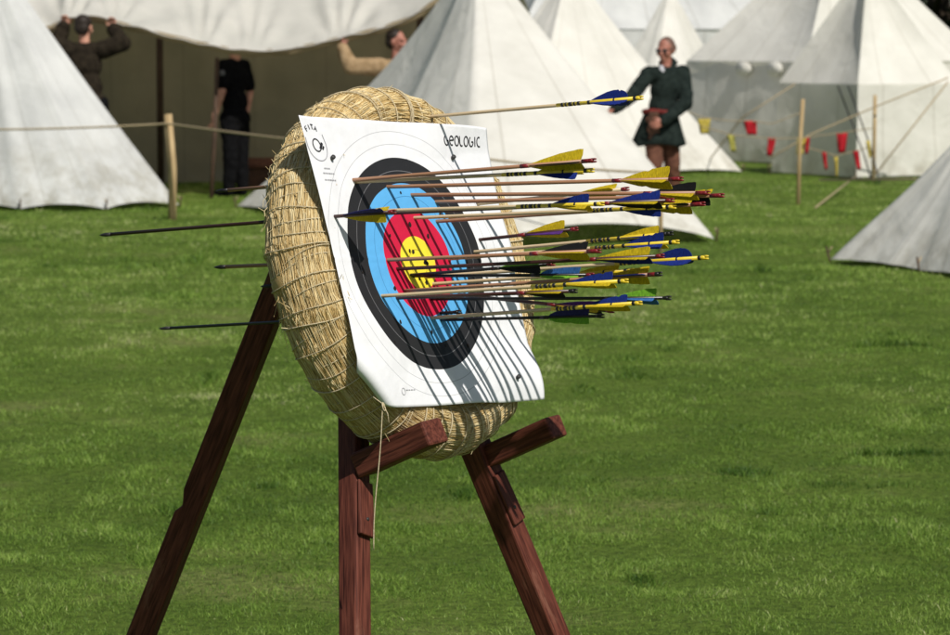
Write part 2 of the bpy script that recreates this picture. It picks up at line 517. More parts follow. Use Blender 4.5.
# ------------------------------------------------------------------ trees beyond the camp
LEAF = []
for k, c in enumerate(((.016, .030, .010), (.024, .042, .013))):
    m, t, b = new_mat('leaf_green', .6, .3)
    oi = nd(t, 'ShaderNodeTexNoise', Scale=.8, Detail=5.0)
    g_ = nd(t, 'ShaderNodeNewGeometry'); t.links.new(g_.outputs['Position'], oi.inputs['Vector'])
    r_ = ramp(t, [(.35, tuple(x * .6 for x in c)), (.65, tuple(x * 1.5 for x in c))]); t.links.new(oi.outputs[0], r_.inputs[0])
    t.links.new(r_.outputs[0], b.inputs['Base Color']); LEAF.append(m)
BARK = noisy('bark', (.03, .022, .015), (.07, .05, .035), scale=14, stretch=(1, 1, .2), rough=.95, bump=.8, dist=.03)
def tree(x, y, h, rad, mat, label, seed):
    rd = random.Random(seed); rg = np.random.default_rng(seed)
    t_ = empty('broadleaf_tree', (x, y, 0), label, 'tree', 'dark trees beyond the tents')
    m = MB(); m.tube([(x, y, -.1), (x + .1, y, h * .3), (x - .1, y + .1, h * .6), (x, y, h * .85)], [.32, .25, .14, .04], 10)
    for k in range(9):
        z = h * (.15 + .07 * k); a = rd.uniform(0, 6.28); l = rad * rd.uniform(.5, .9)
        m.tube([(x, y, z), (x + math.cos(a) * l * .5, y + math.sin(a) * l * .5, z + .5), (x + math.cos(a) * l, y + math.sin(a) * l, z + .8)], [.09, .06, .02], 6)
    m.build('trunk', BARK, t_)
    N = 9000; cl = 46
    cents = []
    for k in range(cl):
        a = rd.uniform(0, 6.28); u_ = rd.uniform(.05, 1); rr = rad * math.sin(math.pi * min(1, .15 + u_ * .85)) ** .6 * rd.uniform(.35, 1)
        cents.append((x + math.cos(a) * rr, y + math.sin(a) * rr, h * (.12 + .86 * u_)))
    cents = np.array(cents)
    ci = rg.integers(0, cl, N)
    d = rg.normal(size=(N, 3)); d /= np.linalg.norm(d, axis=1)[:, None]
    P = cents[ci] + d * (rg.uniform(.2, 1, N) ** .5)[:, None] * rg.uniform(.6, 1.15, cl)[ci][:, None]
    n1_ = rg.normal(size=(N, 3)); n2_ = rg.normal(size=(N, 3))
    n1_ /= np.linalg.norm(n1_, axis=1)[:, None]; n2_ = np.cross(n1_, n2_); n2_ /= np.linalg.norm(n2_, axis=1)[:, None]
    s_ = rg.uniform(.06, .13, N)[:, None]
    q = np.stack([P - n1_ * s_, P + n2_ * s_ * .6, P + n1_ * s_, P - n2_ * s_ * .6], 1).reshape(-1, 3)
    link('crown', q, np.arange(N * 4).reshape(N, 4), mat, t_, smooth=False)
tree(9.2, 62, 7.5, 3.4, LEAF[0], 'dark leafy tree behind the roof of the pointed tent, top right of the picture', 5)
tree(12.6, 60, 8.5, 3.8, LEAF[1], 'tall dark tree just beyond the right edge of the camp', 6)
tree(6.0, 68, 7.0, 3.4, LEAF[1], 'dark tree hidden low behind the grey walled tent', 7)

# ------------------------------------------------------------------ people
SKIN = noisy('skin', (.42, .20, .14), (.55, .29, .20), scale=18, rough=.55, bump=.05)
SKIN_R = noisy('flushed_skin', (.30, .12, .085), (.42, .19, .14), scale=18, rough=.5, bump=.05)
HAIR_D = noisy('dark_hair', (.012, .008, .006), (.03, .02, .014), scale=60, rough=.6)
HAIR_R = noisy('short_grey_brown_hair', (.10, .055, .04), (.17, .10, .075), scale=60, rough=.6)
C_BLACK = noisy('black_cloth', (.004, .004, .0045), (.008, .008, .009), scale=30, rough=1., spec=.05, bump=.4)
C_BROWNB = noisy('dark_brown_cloth', (.014, .011, .008), (.028, .022, .015), scale=20, rough=1., spec=.05, bump=.5)
C_TAN = noisy('tan_cloth', (.24, .16, .08), (.36, .25, .14), scale=14, rough=.9, bump=.6, dist=.02)
C_GREEN = noisy('dark_green_wool', (.010, .015, .0135), (.020, .028, .025), scale=20, rough=1., spec=.05, bump=.5)
C_RUST = noisy('rust_cloth', (.09, .035, .022), (.15, .065, .04), scale=16, rough=.9, bump=.5)
C_RED = noisy('red_sash', (.11, .014, .012), (.19, .028, .022), scale=20, rough=.9)
C_SHIRT = noisy('pale_shirt', (.35, .35, .38), (.5, .5, .53), scale=20, rough=.9)
C_PATCH = noisy('grey_patch', (.10, .10, .11), (.16, .16, .17), scale=20, rough=.9)
LEATHER = noisy('brown_leather', (.05, .022, .012), (.10, .045, .025), scale=25, rough=.6)
EYE = plain('eye_dark', (.02, .015, .012), .2)

def round_cone(p0, r0, p1, r1, n=14):
    """closed capsule with different end radii"""
    p0, p1 = V(p0), V(p1); d = p1 - p0; L = d.length
    d = d / L if L > 1e-6 else V((0, 0, 1))
    ref = V((0, 0, 1)) if abs(d.z) < .9 else V((1, 0, 0))
    a = d.cross(ref).normalized(); b_ = d.cross(a)
    prof = [(-r0 * math.cos(t_), r0 * math.sin(t_)) for t_ in np.linspace(0, math.pi / 2, 5)][1:]
    prof += [(L + r1 * math.sin(t_), r1 * math.cos(t_)) for t_ in np.linspace(0, math.pi / 2, 5)][:-1]
    vs = [p0 - d * r0]; fs = []
    for x, r in prof:
        for k in range(n):
            t_ = 2 * math.pi * k / n; vs.append(p0 + d * x + (a * math.cos(t_) + b_ * math.sin(t_)) * r)
    vs.append(p1 + d * r1); e = len(vs) - 1; m = len(prof)
    for k in range(n): fs.append([0, 1 + (k + 1) % n, 1 + k])
    for i in range(m - 1):
        for k in range(n):
            fs.append([1 + i * n + k, 1 + i * n + (k + 1) % n, 1 + (i + 1) * n + (k + 1) % n, 1 + (i + 1) * n + k])
    for k in range(n): fs.append([e, 1 + (m - 1) * n + k, 1 + (m - 1) * n + (k + 1) % n])
    return vs, fs

def ellipsoid(c, rad, M=None, n=18, m=12):
    vs, fs = [], []
    M = M or Matrix.Identity(3)
    vs.append(V(c) + M @ V((0, 0, -rad[2])))
    for j in range(1, m):
        f = -math.pi / 2 + math.pi * j / m
        for k in range(n):
            t_ = 2 * math.pi * k / n
            vs.append(V(c) + M @ V((rad[0] * math.cos(f) * math.cos(t_), rad[1] * math.cos(f) * math.sin(t_), rad[2] * math.sin(f))))
    vs.append(V(c) + M @ V((0, 0, rad[2]))); e = len(vs) - 1
    for k in range(n): fs.append([0, 1 + (k + 1) % n, 1 + k])
    for j in range(m - 2):
        for k in range(n): fs.append([1 + j * n + k, 1 + j * n + (k + 1) % n, 1 + (j + 1) * n + (k + 1) % n, 1 + (j + 1) * n + k])
    for k in range(n): fs.append([e, 1 + (m - 2) * n + k, 1 + (m - 2) * n + (k + 1) % n])
    return vs, fs

def fused(name, prims, vox, mat, parent, smooth=4, folds=0.0):
    """many overlapping solids fused into one continuous surface"""
    mb = MB()
    for vs, fs in prims: mb.add(vs, fs)
    me = bpy.data.meshes.new('tmp'); me.from_pydata(mb.v, [], mb.f)
    ob = bpy.data.objects.new('tmp', me); COL.objects.link(ob)
    r_ = ob.modifiers.new('r', 'REMESH'); r_.mode = 'VOXEL'; r_.voxel_size = vox
    s_ = ob.modifiers.new('s', 'SMOOTH'); s_.factor = .5; s_.iterations = smooth
    dg = bpy.context.evaluated_depsgraph_get()
    res = bpy.data.meshes.new_from_object(ob.evaluated_get(dg))
    bpy.data.objects.remove(ob); bpy.data.meshes.remove(me)
    vs = [v.co.copy() for v in res.vertices]; fs = [list(p.vertices) for p in res.polygons]
    if folds:
        vs = [p + nn * folds * (.55 + noise.noise(V((p.x * 6, p.y * 6, p.z * 13))) + .7 * noise.noise(V((p.x * 15 + p.z * 9, p.y * 15, p.z * 6)))) for p, nn in zip(vs, [v.normal.copy() for v in res.vertices])]
    bpy.data.meshes.remove(res)
    return link(name, vs, fs, mat, parent)

def frame(fwd):
    """head or hand axes: x right of the person, y forward, z up"""
    f = V(fwd).normalized(); x = f.cross(V((0, 0, 1))).normalized(); z = x.cross(f)
    return Matrix((x, f, z)).transposed()

def head_prims(c, fwd, s=1.0):
    M = frame(fwd)
    P = lambda x, y, z: V(c) + M @ V((x * s, y * s, z * s))
    E = lambda x, y, z, a, b_, d: ellipsoid(P(x, y, z), (a * s, b_ * s, d * s), M)
    return [E(0, -.012, .03, .076, .094, .09), E(0, .022, -.035, .062, .070, .082), E(0, .062, -.088, .030, .026, .024),
            round_cone(P(0, .086, .014), .010 * s, P(0, .102, -.030), .015 * s), E(.015, .090, -.036, .010, .012, .009), E(-.015, .090, -.036, .010, .012, .009),
            E(.034, .078, .020, .026, .018, .010), E(-.034, .078, .020, .026, .018, .010), E(.045, .066, -.028, .024, .026, .022), E(-.045, .066, -.028, .024, .026, .022),
            E(0, .086, -.062, .026, .014, .007), E(0, .084, -.074, .022, .015, .008),
            E(.078, -.008, -.008, .010, .020, .032), E(-.078, -.008, -.008, .010, .020, .032)], P, M

def eyes(P, M, s, parent):
    for x in (-.033, .033):
        vs, fs = ellipsoid(P(x, .083, .003), (.012 * s, .008 * s, .007 * s), M, 10, 8)
        link('eye', vs, fs, EYE, parent)

def hand_prims(wrist, along, palm, side, curl=.5, s=1.0):
    """palm plus four fingers and a thumb; along: wrist to knuckles, palm: way the palm faces, side: thumb side"""
    a = V(along).normalized(); p = V(palm); p = (p - a * p.dot(a)).normalized(); sd = a.cross(p).normalized()
    if sd.dot(V(side)) < 0: sd = -sd
    w0 = V(wrist); out = []
    for k in range(4):
        q = (.033 - .022 * k) * s
        kn = w0 + a * (.088 - .004 * abs(k - 1)) * s + sd * q
        out.append(round_cone(w0 + sd * q * .7, .015 * s, kn, .0125 * s, 10))
        L = (.072, .080, .074, .058)[k] * s
        d = a.copy(); pt = kn
        for seg, f in enumerate((.45, .32, .23)):
            c_ = curl * (.55, .75, .55)[seg]
            d = (d * math.cos(c_) + p * math.sin(c_)).normalized() if seg == 0 else (d * math.cos(c_) + (p * d.dot(a) - a * d.dot(p)).normalized() * math.sin(c_)).normalized()
            q2 = pt + d * L * f; r_ = (.0105, .0095, .0085)[seg] * s
            out.append(round_cone(pt, r_, q2, r_ * .9, 10)); pt = q2
    t0 = w0 + sd * .028 * s + a * .022 * s; t1 = t0 + (sd * .8 + a * .7 + p * .3).normalized() * .045 * s; t2 = t1 + (a * .9 + p * .6 + sd * .1).normalized() * .035 * s
    out += [round_cone(w0 + sd * .01, .017 * s, t0, .015 * s, 10), round_cone(t0, .014 * s, t1, .012 * s, 10), round_cone(t1, .0115 * s, t2, .0095 * s, 10)]
    return out

def chain(pts, rs):
    return [round_cone(pts[i], rs[i], pts[i + 1], rs[i + 1]) for i in range(len(pts) - 1)]

def person(name, D, px0, label, head_px, facing, shoulders, arms, hips_px, feet, hair, skin, top, legs_mat, bulk=1.0, sleeve=1.0, boots=LEATHER, eye=True):
    """builds a clothed figure. Joint positions are (px, py, extra depth) bearings at distance D."""
    J = lambda q: at(q[0], q[1], D + (q[2] if len(q) > 2 else 0))
    root = empty(name, (at(px0, 100, D).x, D, 0), label, 'person')
    H = J(head_px); S = [J(q) for q in shoulders]; hipc = J(hips_px)
    neck = (S[0] + S[1]) / 2 + V((0, 0, .03))
    across = (S[1] - S[0]).normalized()
    hips = [hipc - across * .09, hipc + across * .09]
    chest = (S[0] + S[1]) / 2 + V((0, 0, -.20)); waist = hipc.lerp(chest, .45)
    body = []
    hp, P, M = head_prims(H, facing, 1.08)
    body += hp + chain([neck + V((0, 0, -.06)), H + V((0, 0, -.08))], [.064, .056])
    back = V((across.y, -across.x, 0))
    def torso(k):
        o = []
        MT = Matrix((across, V((-across.y, across.x, 0)).normalized(), V((0, 0, 1)))).transposed()
        o.append(ellipsoid(chest + V((0, 0, .05)), (.165 + k, .115 + k, .19 + k), MT))
        o.append(ellipsoid(waist, (.145 + k, .105 + k, .19 + k), MT)); o.append(ellipsoid(hipc, (.165 + k, .12 + k, .15 + k), MT))
        o += chain([S[0] + V((0, 0, -.01)), neck + V((0, 0, -.03)), S[1] + V((0, 0, -.01))], [.062 + k, .07 + k, .062 + k])
        return o
    body += torso(0)
    legs_j = []
    for i, (kn, an) in enumerate(feet):
        kn, an = J(kn), J(an); an.z = max(an.z, .085)
        legs_j.append((hips[i], kn, an))
        body += chain([hips[i], kn, an], [.088, .058, .04])
    jac = torso(.014)
    for i, (el, wr, along, palm, side, curl) in enumerate(arms):
        el, wr = J(el), J(wr)
        body += chain([S[i], el, wr], [.055, .042, .030]) + hand_prims(wr, along, palm, side, curl)
        if sleeve >= 1: jac += chain([S[i], el, el.lerp(wr, .94)], [.08 * bulk, .07 * bulk, .056 * bulk])
        else: jac += chain([S[i], S[i].lerp(el, .75)], [.074, .068])
    fused('body', body, .0075, skin, root)
    fused('jacket' if top is not C_GREEN else 'tunic', jac, .011, top, root, 5, .010)
    tr = []
    for h_, kn, an in legs_j: tr += chain([h_, kn, an + V((0, 0, .03))], [.108, .082, .064])
    tr.append(ellipsoid(hipc + V((0, 0, -.02)), (.172, .128, .13)))
    fused('trousers', tr, .012, legs_mat, root, 5, .010)
    for h_, kn, an in legs_j:
        f = V((facing[0], facing[1], 0)).normalized()
        fused('boot', [round_cone(V((an.x, an.y, .05)), .05, V((an.x, an.y, .16)), .055), round_cone(V((an.x, an.y, .045)), .045, V((an.x, an.y, .04)) + f * .16, .04)], .012, boots, root)
    if hair:
        mat, bald = hair
        hs = []
        E = lambda x, y, z, a, b_, d: hs.append(ellipsoid(P(x, y, z), (a * 1.1, b_ * 1.1, d * 1.1), M))
        if bald:
            E(0, -.020, .038, .0775, .090, .0865); E(0, -.055, .012, .080, .062, .070); E(.062, -.02, .02, .022, .05, .045); E(-.062, -.02, .02, .022, .05, .045)
        else:
            E(0, -.03, .052, .083, .090, .080); E(0, -.06, .0, .076, .06, .075)
        fused('hair', hs, .007, mat, root, 3)
    if eye: eyes(P, M, 1.0, root)
    return root, J, P, M, S, hipc, across

# man in the green tunic
g, J, P, M, S, hipc, across = person('person', 32.0, 664, 'man with cropped hair in dark green tunic and rust trousers, one arm stretched out',
    (666, 50), (-.50, -.86, -.12), [(649, 74, -.1), (683, 73, .12)],
    [((632, 96, -.25), (614, 109.5, -.46), (-1, -.2, -.25), (0, 0, -1), (0, -1, 0), .35), ((686, 103, -.05), (663, 122, -.26), (-.9, -.2, -.35), (0, 1, .2), (0, 0, 1), .9)],
    (661, 122, .02), [((655, 165, -.1), (652, 199, 0)), ((672, 163, .05), (674, 199, .2))], (HAIR_R, True), SKIN_R, C_GREEN, C_RUST)
lens = MB()
for x in (-.036, .036):
    lens.tube([P(x, .094, .002), P(x, .100, .002)], .024, 12)
lens.tube([P(-.036, .097, .006), P(.036, .097, .006)], .004, 6)
for x in (-1, 1): lens.tube([P(.058 * x, .094, .006), P(.084 * x, .05, .008), P(.088 * x, -.01, .008)], .0035, 6)
lens.build('glasses', IRON, g)
skirt = MB(); rings = []
NS = 40
for j in range(9):
    q = j / 8
    for k in range(NS):
        t_ = 2 * math.pi * k / NS
        rr = .165 + .105 * q + .018 * q * math.sin(t_ * 7 + 1) + .01 * q * math.sin(t_ * 13)
        c_ = hipc + V((-.03 * q, 0, .10 - .34 * q))
        rings.append(c_ + V((math.cos(t_) * rr, math.sin(t_) * rr * .82, .015 * q * math.sin(t_ * 3))))
skirt.add(rings, [[j * NS + k, j * NS + (k + 1) % NS, (j + 1) * NS + (k + 1) % NS, (j + 1) * NS + k] for j in range(8) for k in range(NS)])
solid(skirt.build('tunic_skirt', C_GREEN, g), .008)
belt = MB(); bl = [hipc + V((math.cos(t_) * .178, math.sin(t_) * .145, .105 + .01 * math.sin(t_ * 2))) for t_ in np.linspace(0, 2 * math.pi, 33)]
belt.tube(bl, .026, 8); belt.build('sash', C_RED, g)
m = MB(); b0 = hipc + V((-.085, -.17, .11))
m.prism([b0 + V((x, 0, z)) for x, z in ((-.05, 0), (.05, 0), (.06, -.18), (.045, -.36), (-.02, -.38), (-.055, -.2))], V((0, -.035, 0)))
add_bevel(m.build('pouch', LEATHER, g), .012, 3)
colr = fused('collar', chain([P(.07, -.03, -.13), P(0, -.085, -.11), P(-.07, -.03, -.13)], [.035, .04, .035]) + chain([P(-.07, -.03, -.13), P(-.03, .07, -.20)], [.03, .02]) + chain([P(.07, -.03, -.13), P(.03, .07, -.20)], [.03, .02]), .01, C_GREEN, g)
fused('shirt', [ellipsoid(P(0, .115, -.25), (.045, .05, .13), M)], .008, C_SHIRT, g)

# man lifting the canvas, seen from behind
person('person', 33.0, 84, 'man in dark brown top seen from behind with both hands up at the canvas',
    (84, 28), (.25, .95, -.05), [(67, 50, 0), (103, 50, 0)],
    [((57, 44, .05), (64, 27, .1), (.1, .1, 1), (0, -.3, .3), (1, 0, 0), 1.1), ((123, 43, .0), (113, 29, .1), (-.1, .1, 1), (0, -.3, .3), (-1, 0, 0), 1.1)],
    (90, 105, 0), [((84, 152, 0), (82, 197, 0)), ((98, 152, 0), (100, 197, 0))], (HAIR_D, False), SKIN, C_BROWNB, C_BLACK, eye=False, bulk=1.25)
# man with the staff
g2, J2, P2, M2, S2, hip2, ac2 = person('person', 33.9, 235, 'man in black short sleeves leaning on a dark pole under the marquee edge',
    (236, 38), (-.85, .5, 0), [(224, 66, -.12), (244, 66, .14)],
    [((222, 92, -.22), (214, 117, -.2), (-.15, .1, -1), (-1, 0, 0), (0, -1, 0), 1.0), ((250, 92, .2), (246, 118, .1), (0, 0, -1), (-1, 0, 0), (0, -1, 0), .6)],
    (235, 118, 0), [((231, 160, -.08), (229, 197, -.06)), ((241, 160, .1), (243, 197, .1))], (HAIR_D, False), SKIN, C_BLACK, C_BLACK, sleeve=.5, boots=C_BLACK)
m = MB(); pb = at(223, 73, 33.75) + V((0, -.085, 0)); m.prism([pb + V((x, 0, z)) for x, z in ((-.025, -.03), (.025, -.03), (.03, .02), (0, .035), (-.03, .02))], V((0, .01, 0)))
m.build('sleeve_patch', C_PATCH, g2)
p0, p1 = ground(211, 199), at(217, 58, 33.6)
m = MB(); m.tube([p0 + V((0, 0, -.05)), p0.lerp(p1, .5) + V((.01, 0, 0)), p1], [.026, .024, .022], 8)
tag(m.build('wooden_pole', POLE_D, origin=p0), 'dark wooden pole held by the man in black', 'pole')
# man in tan, arm out to the canvas
person('person', 33.2, 396, 'man in tan shirt reaching one arm out to the canvas edge',
    (397, 42), (.72, -.35, 0), [(381, 67, -.05), (411, 66, .1)],
    [((351, 67, -.12), (342, 48, -.05), (-.1, .1, 1), (.5, .5, .2), (1, 0, 0), 1.0), ((426, 80, .2), (432, 60, .2), (.1, .1, 1), (0, .5, .3), (-1, 0, 0), .9)],
    (393, 118, 0), [((392, 160, 0), (390, 197, 0)), ((408, 160, .05), (410, 197, .05))], (HAIR_D, False), SKIN_R, C_TAN, C_BROWNB, bulk=1.18)
# dark chest by the marquee wall
p = ground(266, 187); m = MB(); mc = MB()
m.prism([p + V(q) for q in ((-.22, -.15, 0), (.22, -.15, 0), (.22, .15, 0), (-.22, .15, 0))], V((0, 0, .22)))
ch = empty('wooden_chest', p, 'small dark red wooden chest standing in the marquee behind the boss', 'chest')
add_bevel(m.build('box', LEATHER, ch), .008)
mc.prism([p + V((-.235, .165 * math.cos(a), .224 + .12 * math.sin(a))) for a in np.linspace(0, math.pi, 9)], V((.47, 0, 0)))
mc.build('lid', C_RUST, ch)
# brown sack by the far tent hem
p = ground(756, 160)
o = fused('sack', [ellipsoid(V((p.x, p.y, .12)), (.17, .13, .15)), ellipsoid(V((p.x + .03, p.y, .26)), (.06, .05, .06))], .02, C_TAN, None)
tag(o, 'small brown sack on the grass at the hem of the white cone tents', 'sack')

# ------------------------------------------------------------------ fences, bunting and guy ropes
def post(p, top_px, r, label, mat=POLE, group=None):
    top = V((p.x + .0, p.y, 0)); d = p.y / math.cos(PITCH)
    z = at(top_px[0], top_px[1], (p.y * FWD.y + (p.z - CAM_H) * FWD.z))
    m = MB(); m.tube([p + V((0, 0, -.15)), V((p.x + .01, p.y, z.z * .5)), V((z.x, p.y, z.z))], [r, r * .97, r * .93], 10)
    return tag(m.build('wooden_post', mat, origin=V((p.x, p.y, 0))), label, 'post', group), V((z.x, p.y, z.z))
PF = ground(172, 221)
_, top1 = post(PF, (169, 114), .042, 'pale round post in front of the grey tent carrying the rope')
def sagrope(a, b_, sag, n=18):
    return [V(a).lerp(V(b_), i / n) - V((0, 0, sag * 4 * (i / n) * (1 - i / n))) for i in range(n + 1)]
tie = top1 + V((0, -.055, -.09))
def rope(pts, label, r=.012, mat=ROPE, group='barrier and guy ropes', name='rope'):
    m = MB(); m.tube(pts, r, 6)
    return tag(m.build(name, mat, origin=V(pts[0])), label, 'rope', group)
left_end = at(-160, 127, 30.0)
pR = ground(800, 212)
far_end = at(756, 178, 25.6)
pts = sagrope(left_end, tie, .04) + sagrope(tie, at(470, 157, 25.3), .02)[1:] + sagrope(at(470, 157, 25.3), at(660, 173, 25.0), .02)[1:]
rope(pts, 'long barrier rope tied to the pale post and running behind the boss', .011)
P2b = V((at(664, 176, 25.0).x, at(664, 176, 25.0).y, 0))
m = MB(); zt = at(661, 170, 25.0); m.tube([V((zt.x, zt.y, -.1)), zt], .018, 8)
tag(m.build('wooden_post', POLE, origin=V((zt.x, zt.y, 0))), 'thin post hidden behind the arrow nocks where the barrier rope ends', 'post')
_, topa = post(ground(798, 205), (802, 99), .022, 'thin bamboo pole standing on the grass in front of the grey walled tent', group='thin bunting poles')
_, topb = post(ground(873, 181), (874, 95), .024, 'thin bamboo pole standing close in front of the pointed tent', group='thin bunting poles')
F_RED = plain('red_pennant', (.45, .02, .03), .8, .1, transl=.2, scale=12)
F_YEL = plain('yellow_pennant', (.62, .50, .10), .8, .1, transl=.2, scale=12)
F_OLV = plain('faded_pennant', (.42, .40, .10), .8, .1, transl=.2, scale=12)
def bunting(line, flags, label, d0):
    root = empty('bunting', at(*line[0], d0), label, 'bunting', 'bunting strings')
    pts = [at(x, y, d0) for x, y in line]
    fine = []
    for a, b_ in zip(pts, pts[1:]): fine += [a.lerp(b_, i / 6) for i in range(6)]
    fine.append(pts[-1])
    m = MB(); m.tube(fine, .006, 5); m.build('string', ROPE, root)
    for x, y, wd, ht, tilt, mat in flags:
        c = at(x, y, d0); s_ = d0 / FPX
        ax = V((math.cos(tilt), math.sin(tilt), 0)); vs = []
        for j in range(6):
            for i in range(5):
                q = j / 5; u_ = (i / 4 - .5) * (1 - .32 * q)
                vs.append(c + ax * u_ * wd * s_ + V((.18 * q * ht * s_ * math.sin(x), .03 * math.sin(i * 1.3 + q * 3 + x), -q * ht * s_)))
        o = link('pennant', vs, [[j * 5 + i, j * 5 + i + 1, j * 5 + i + 6, j * 5 + i + 5] for j in range(5) for i in range(4)], mat, root)
        solid(o, .003)
bunting([(688, 112), (704, 118), (730, 121), (750, 121), (772, 124), (803, 112)],
        [(704, 119, 13, 15, .2, F_YEL), (750, 121, 14, 14, .1, F_RED)], 'upper bunting string with one yellow and one red pennant', 36.5)
bunting([(700, 126), (731, 135), (772, 139), (803, 138), (841, 133), (874, 128)],
        [(731, 135, 9, 17, .5, F_OLV), (772, 138, 10, 18, .6, F_RED), (802, 138, 10, 17, .3, F_YEL), (808, 138, 7, 16, .8, F_RED), (842, 133, 12, 20, .4, F_RED), (868, 141, 7, 17, .9, F_YEL)],
        'longest bunting string, olive, red and yellow pennants crossing the thin pole', 35.5)
bunting([(800, 146), (823, 152), (836, 156), (856, 151), (874, 146)],
        [(824, 152, 6, 18, .7, F_RED), (836, 157, 5, 20, .8, F_YEL), (856, 151, 8, 19, .6, F_RED)], 'lowest bunting string between the two thin poles, narrow red and yellow pennants', 36.8)
rope([at(948, 78, 37.5), at(880, 105, 37.5), at(812, 134, 37.2), at(770, 158, 37)], 'guy rope slanting down to the left across the pointed tent', .010, name='guy_rope')
rope([at(948, 82, 37.4), at(875, 175, 36.9)], 'steep guy rope from the right edge to the foot of the thin pole', .010, name='guy_rope')
rope([at(838, 86, 38.5), at(864, 155, 38.0), ground(872, 182)], 'dark guy rope down the shaded face of the pointed tent', .011, IRON, name='guy_rope')
rope([at(848, 86, 38.3), at(868, 140, 38.0), ground(880, 183)], 'dark guy rope at the lit corner of the pointed tent', .011, IRON, name='guy_rope')
rope([at(795, 84, 38.9), at(742, 118, 38.4), ground(700, 172)], 'guy rope from the left eave corner of the pointed tent', .009, name='guy_rope')
rope([at(856, 176, 35.0), ground(815, 208)], 'pale rope pegged to the grass below the bunting', .009, ROPE, name='guy_rope')
rope([at(820, 180, 26), at(900, 179.5, 25), at(1010, 179.5, 24)], 'level barrier rope at the right above the low near tent', .010)

# ------------------------------------------------------------------ target frame of reference
N = V((0.79307, -0.53676, 0.28796)).normalized()      # face normal
U = V((0.5513, 0.83355, 0.03542)).normalized()        # to the right on the face
W = V((-0.25905, 0.13066, 0.95699)).normalized()      # up on the face
T0 = V((-0.12758, 6.75831, 1.23014))                  # centre of the rings
def T(u, v, n=0.0): return T0 + U * u + W * v + N * n
def on_face(px, py, n=0.0):
    r = ray(px, py); o = T0 + N * n
    return CAMO + r * ((o - CAMO).dot(N) / r.dot(N))

# ------------------------------------------------------------------ straw boss
m_straw, t, b = new_mat('rye_straw', .62, .35)
at_ = nd(t, 'ShaderNodeAttribute', attribute_name='tone')
cu = coord(t, (1, 1, 1), 'run')
n1 = nd(t, 'ShaderNodeTexNoise', Scale=1.0, Detail=4.0); t.links.new(cu, n1.inputs['Vector'])
add = nd(t, 'ShaderNodeMath', operation='ADD')
sb = nd(t, 'ShaderNodeMath', operation='MULTIPLY'); sb.inputs[1].default_value = .55
t.links.new(n1.outputs[0], sb.inputs[0]); t.links.new(at_.outputs['Fac'], add.inputs[0]); t.links.new(sb.outputs[0], add.inputs[1])
r_ = ramp(t, [(.2, (.13, .08, .03)), (.42, (.44, .30, .115)), (.72, (.67, .50, .23)), (1.0, (.80, .68, .41))])
t.links.new(add.outputs[0], r_.inputs[0]); t.links.new(r_.outputs[0], b.inputs['Base Color'])
bp = nd(t, 'ShaderNodeBump', Strength=.6, Distance=.003); t.links.new(n1.outputs[0], bp.inputs['Height']); t.links.new(bp.outputs[0], b.inputs['Normal'])
TWINE = noisy('pale_twine', (.42, .34, .20), (.62, .53, .36), scale=250, rough=.85)

BC = (0.071, -0.005); BR_, BA, BB = 0.421, 0.066, 0.079
rows = [(BR_ - BA, BA, BB), (.262, .038, .062), (.196, .040, .062), (.120, .040, .062), (.045, .048, .060)]
def boss_pt(row, th, ph, lift=0.0):
    rc, a_, b2 = rows[row]
    se = 1.0
    cx, sx = math.cos(ph), math.sin(ph)
    cx = math.copysign(abs(cx) ** se, cx); sx = math.copysign(abs(sx) ** se, sx)
    wob = .006 * noise.noise(V((math.cos(th) * 4, math.sin(th) * 4, ph * .7 + row))) + .004 * math.sin(th * 33 + row)
    a2, b3 = a_ + lift + wob, b2 + lift + wob
    r_ = rc + a2 * cx
    return T(BC[0] + r_ * math.cos(th), BC[1] + r_ * math.sin(th), -BB - .010 + b3 * sx)
boss = empty('straw_boss', T(*BC, -BB), 'thick round straw archery boss bound with pale twine on the wooden stand', 'archery boss')
vs, fs, tone, run = [], [], [], []
for row in range(5):
    nth, nph = (150, 26) if row == 0 else (80, 18)
    k0 = len(vs)
    for i in range(nth):
        th = 2 * math.pi * i / nth
        for j in range(nph):
            ph = 2 * math.pi * j / nph
            vs.append(boss_pt(row, th, ph)); tone.append(.18); run.append((th * 8 + row * 20, ph * 40, row))  # coil under the strands kept dark: shade of the gaps put into its tone
    for i in range(nth):
        for j in range(nph):
            fs.append([k0 + i * nph + j, k0 + ((i + 1) % nth) * nph + j, k0 + ((i + 1) % nth) * nph + (j + 1) % nph, k0 + i * nph + (j + 1) % nph])
rs = random.Random(3)
def strand(path, r, tn):
    k0 = len(vs); n = len(path)
    for i, p in enumerate(path):
        d = (path[min(i + 1, n - 1)] - path[max(0, i - 1)]).normalized()
        a_ = d.cross(V((.3, .2, .9))).normalized(); b2 = d.cross(a_)
        rr = r * (1 if 0 < i < n - 1 else .7)
        for k in range(3):
            q = 2 * math.pi * k / 3
            vs.append(p + (a_ * math.cos(q) + b2 * math.sin(q)) * rr); tone.append(tn); run.append((i * .8 + tn * 50, tn * 90, r * 1000))
    for i in range(n - 1):
        for k in range(3): fs.append([k0 + i * 3 + k, k0 + i * 3 + (k + 1) % 3, k0 + i * 3 + 3 + (k + 1) % 3, k0 + i * 3 + 3 + k])
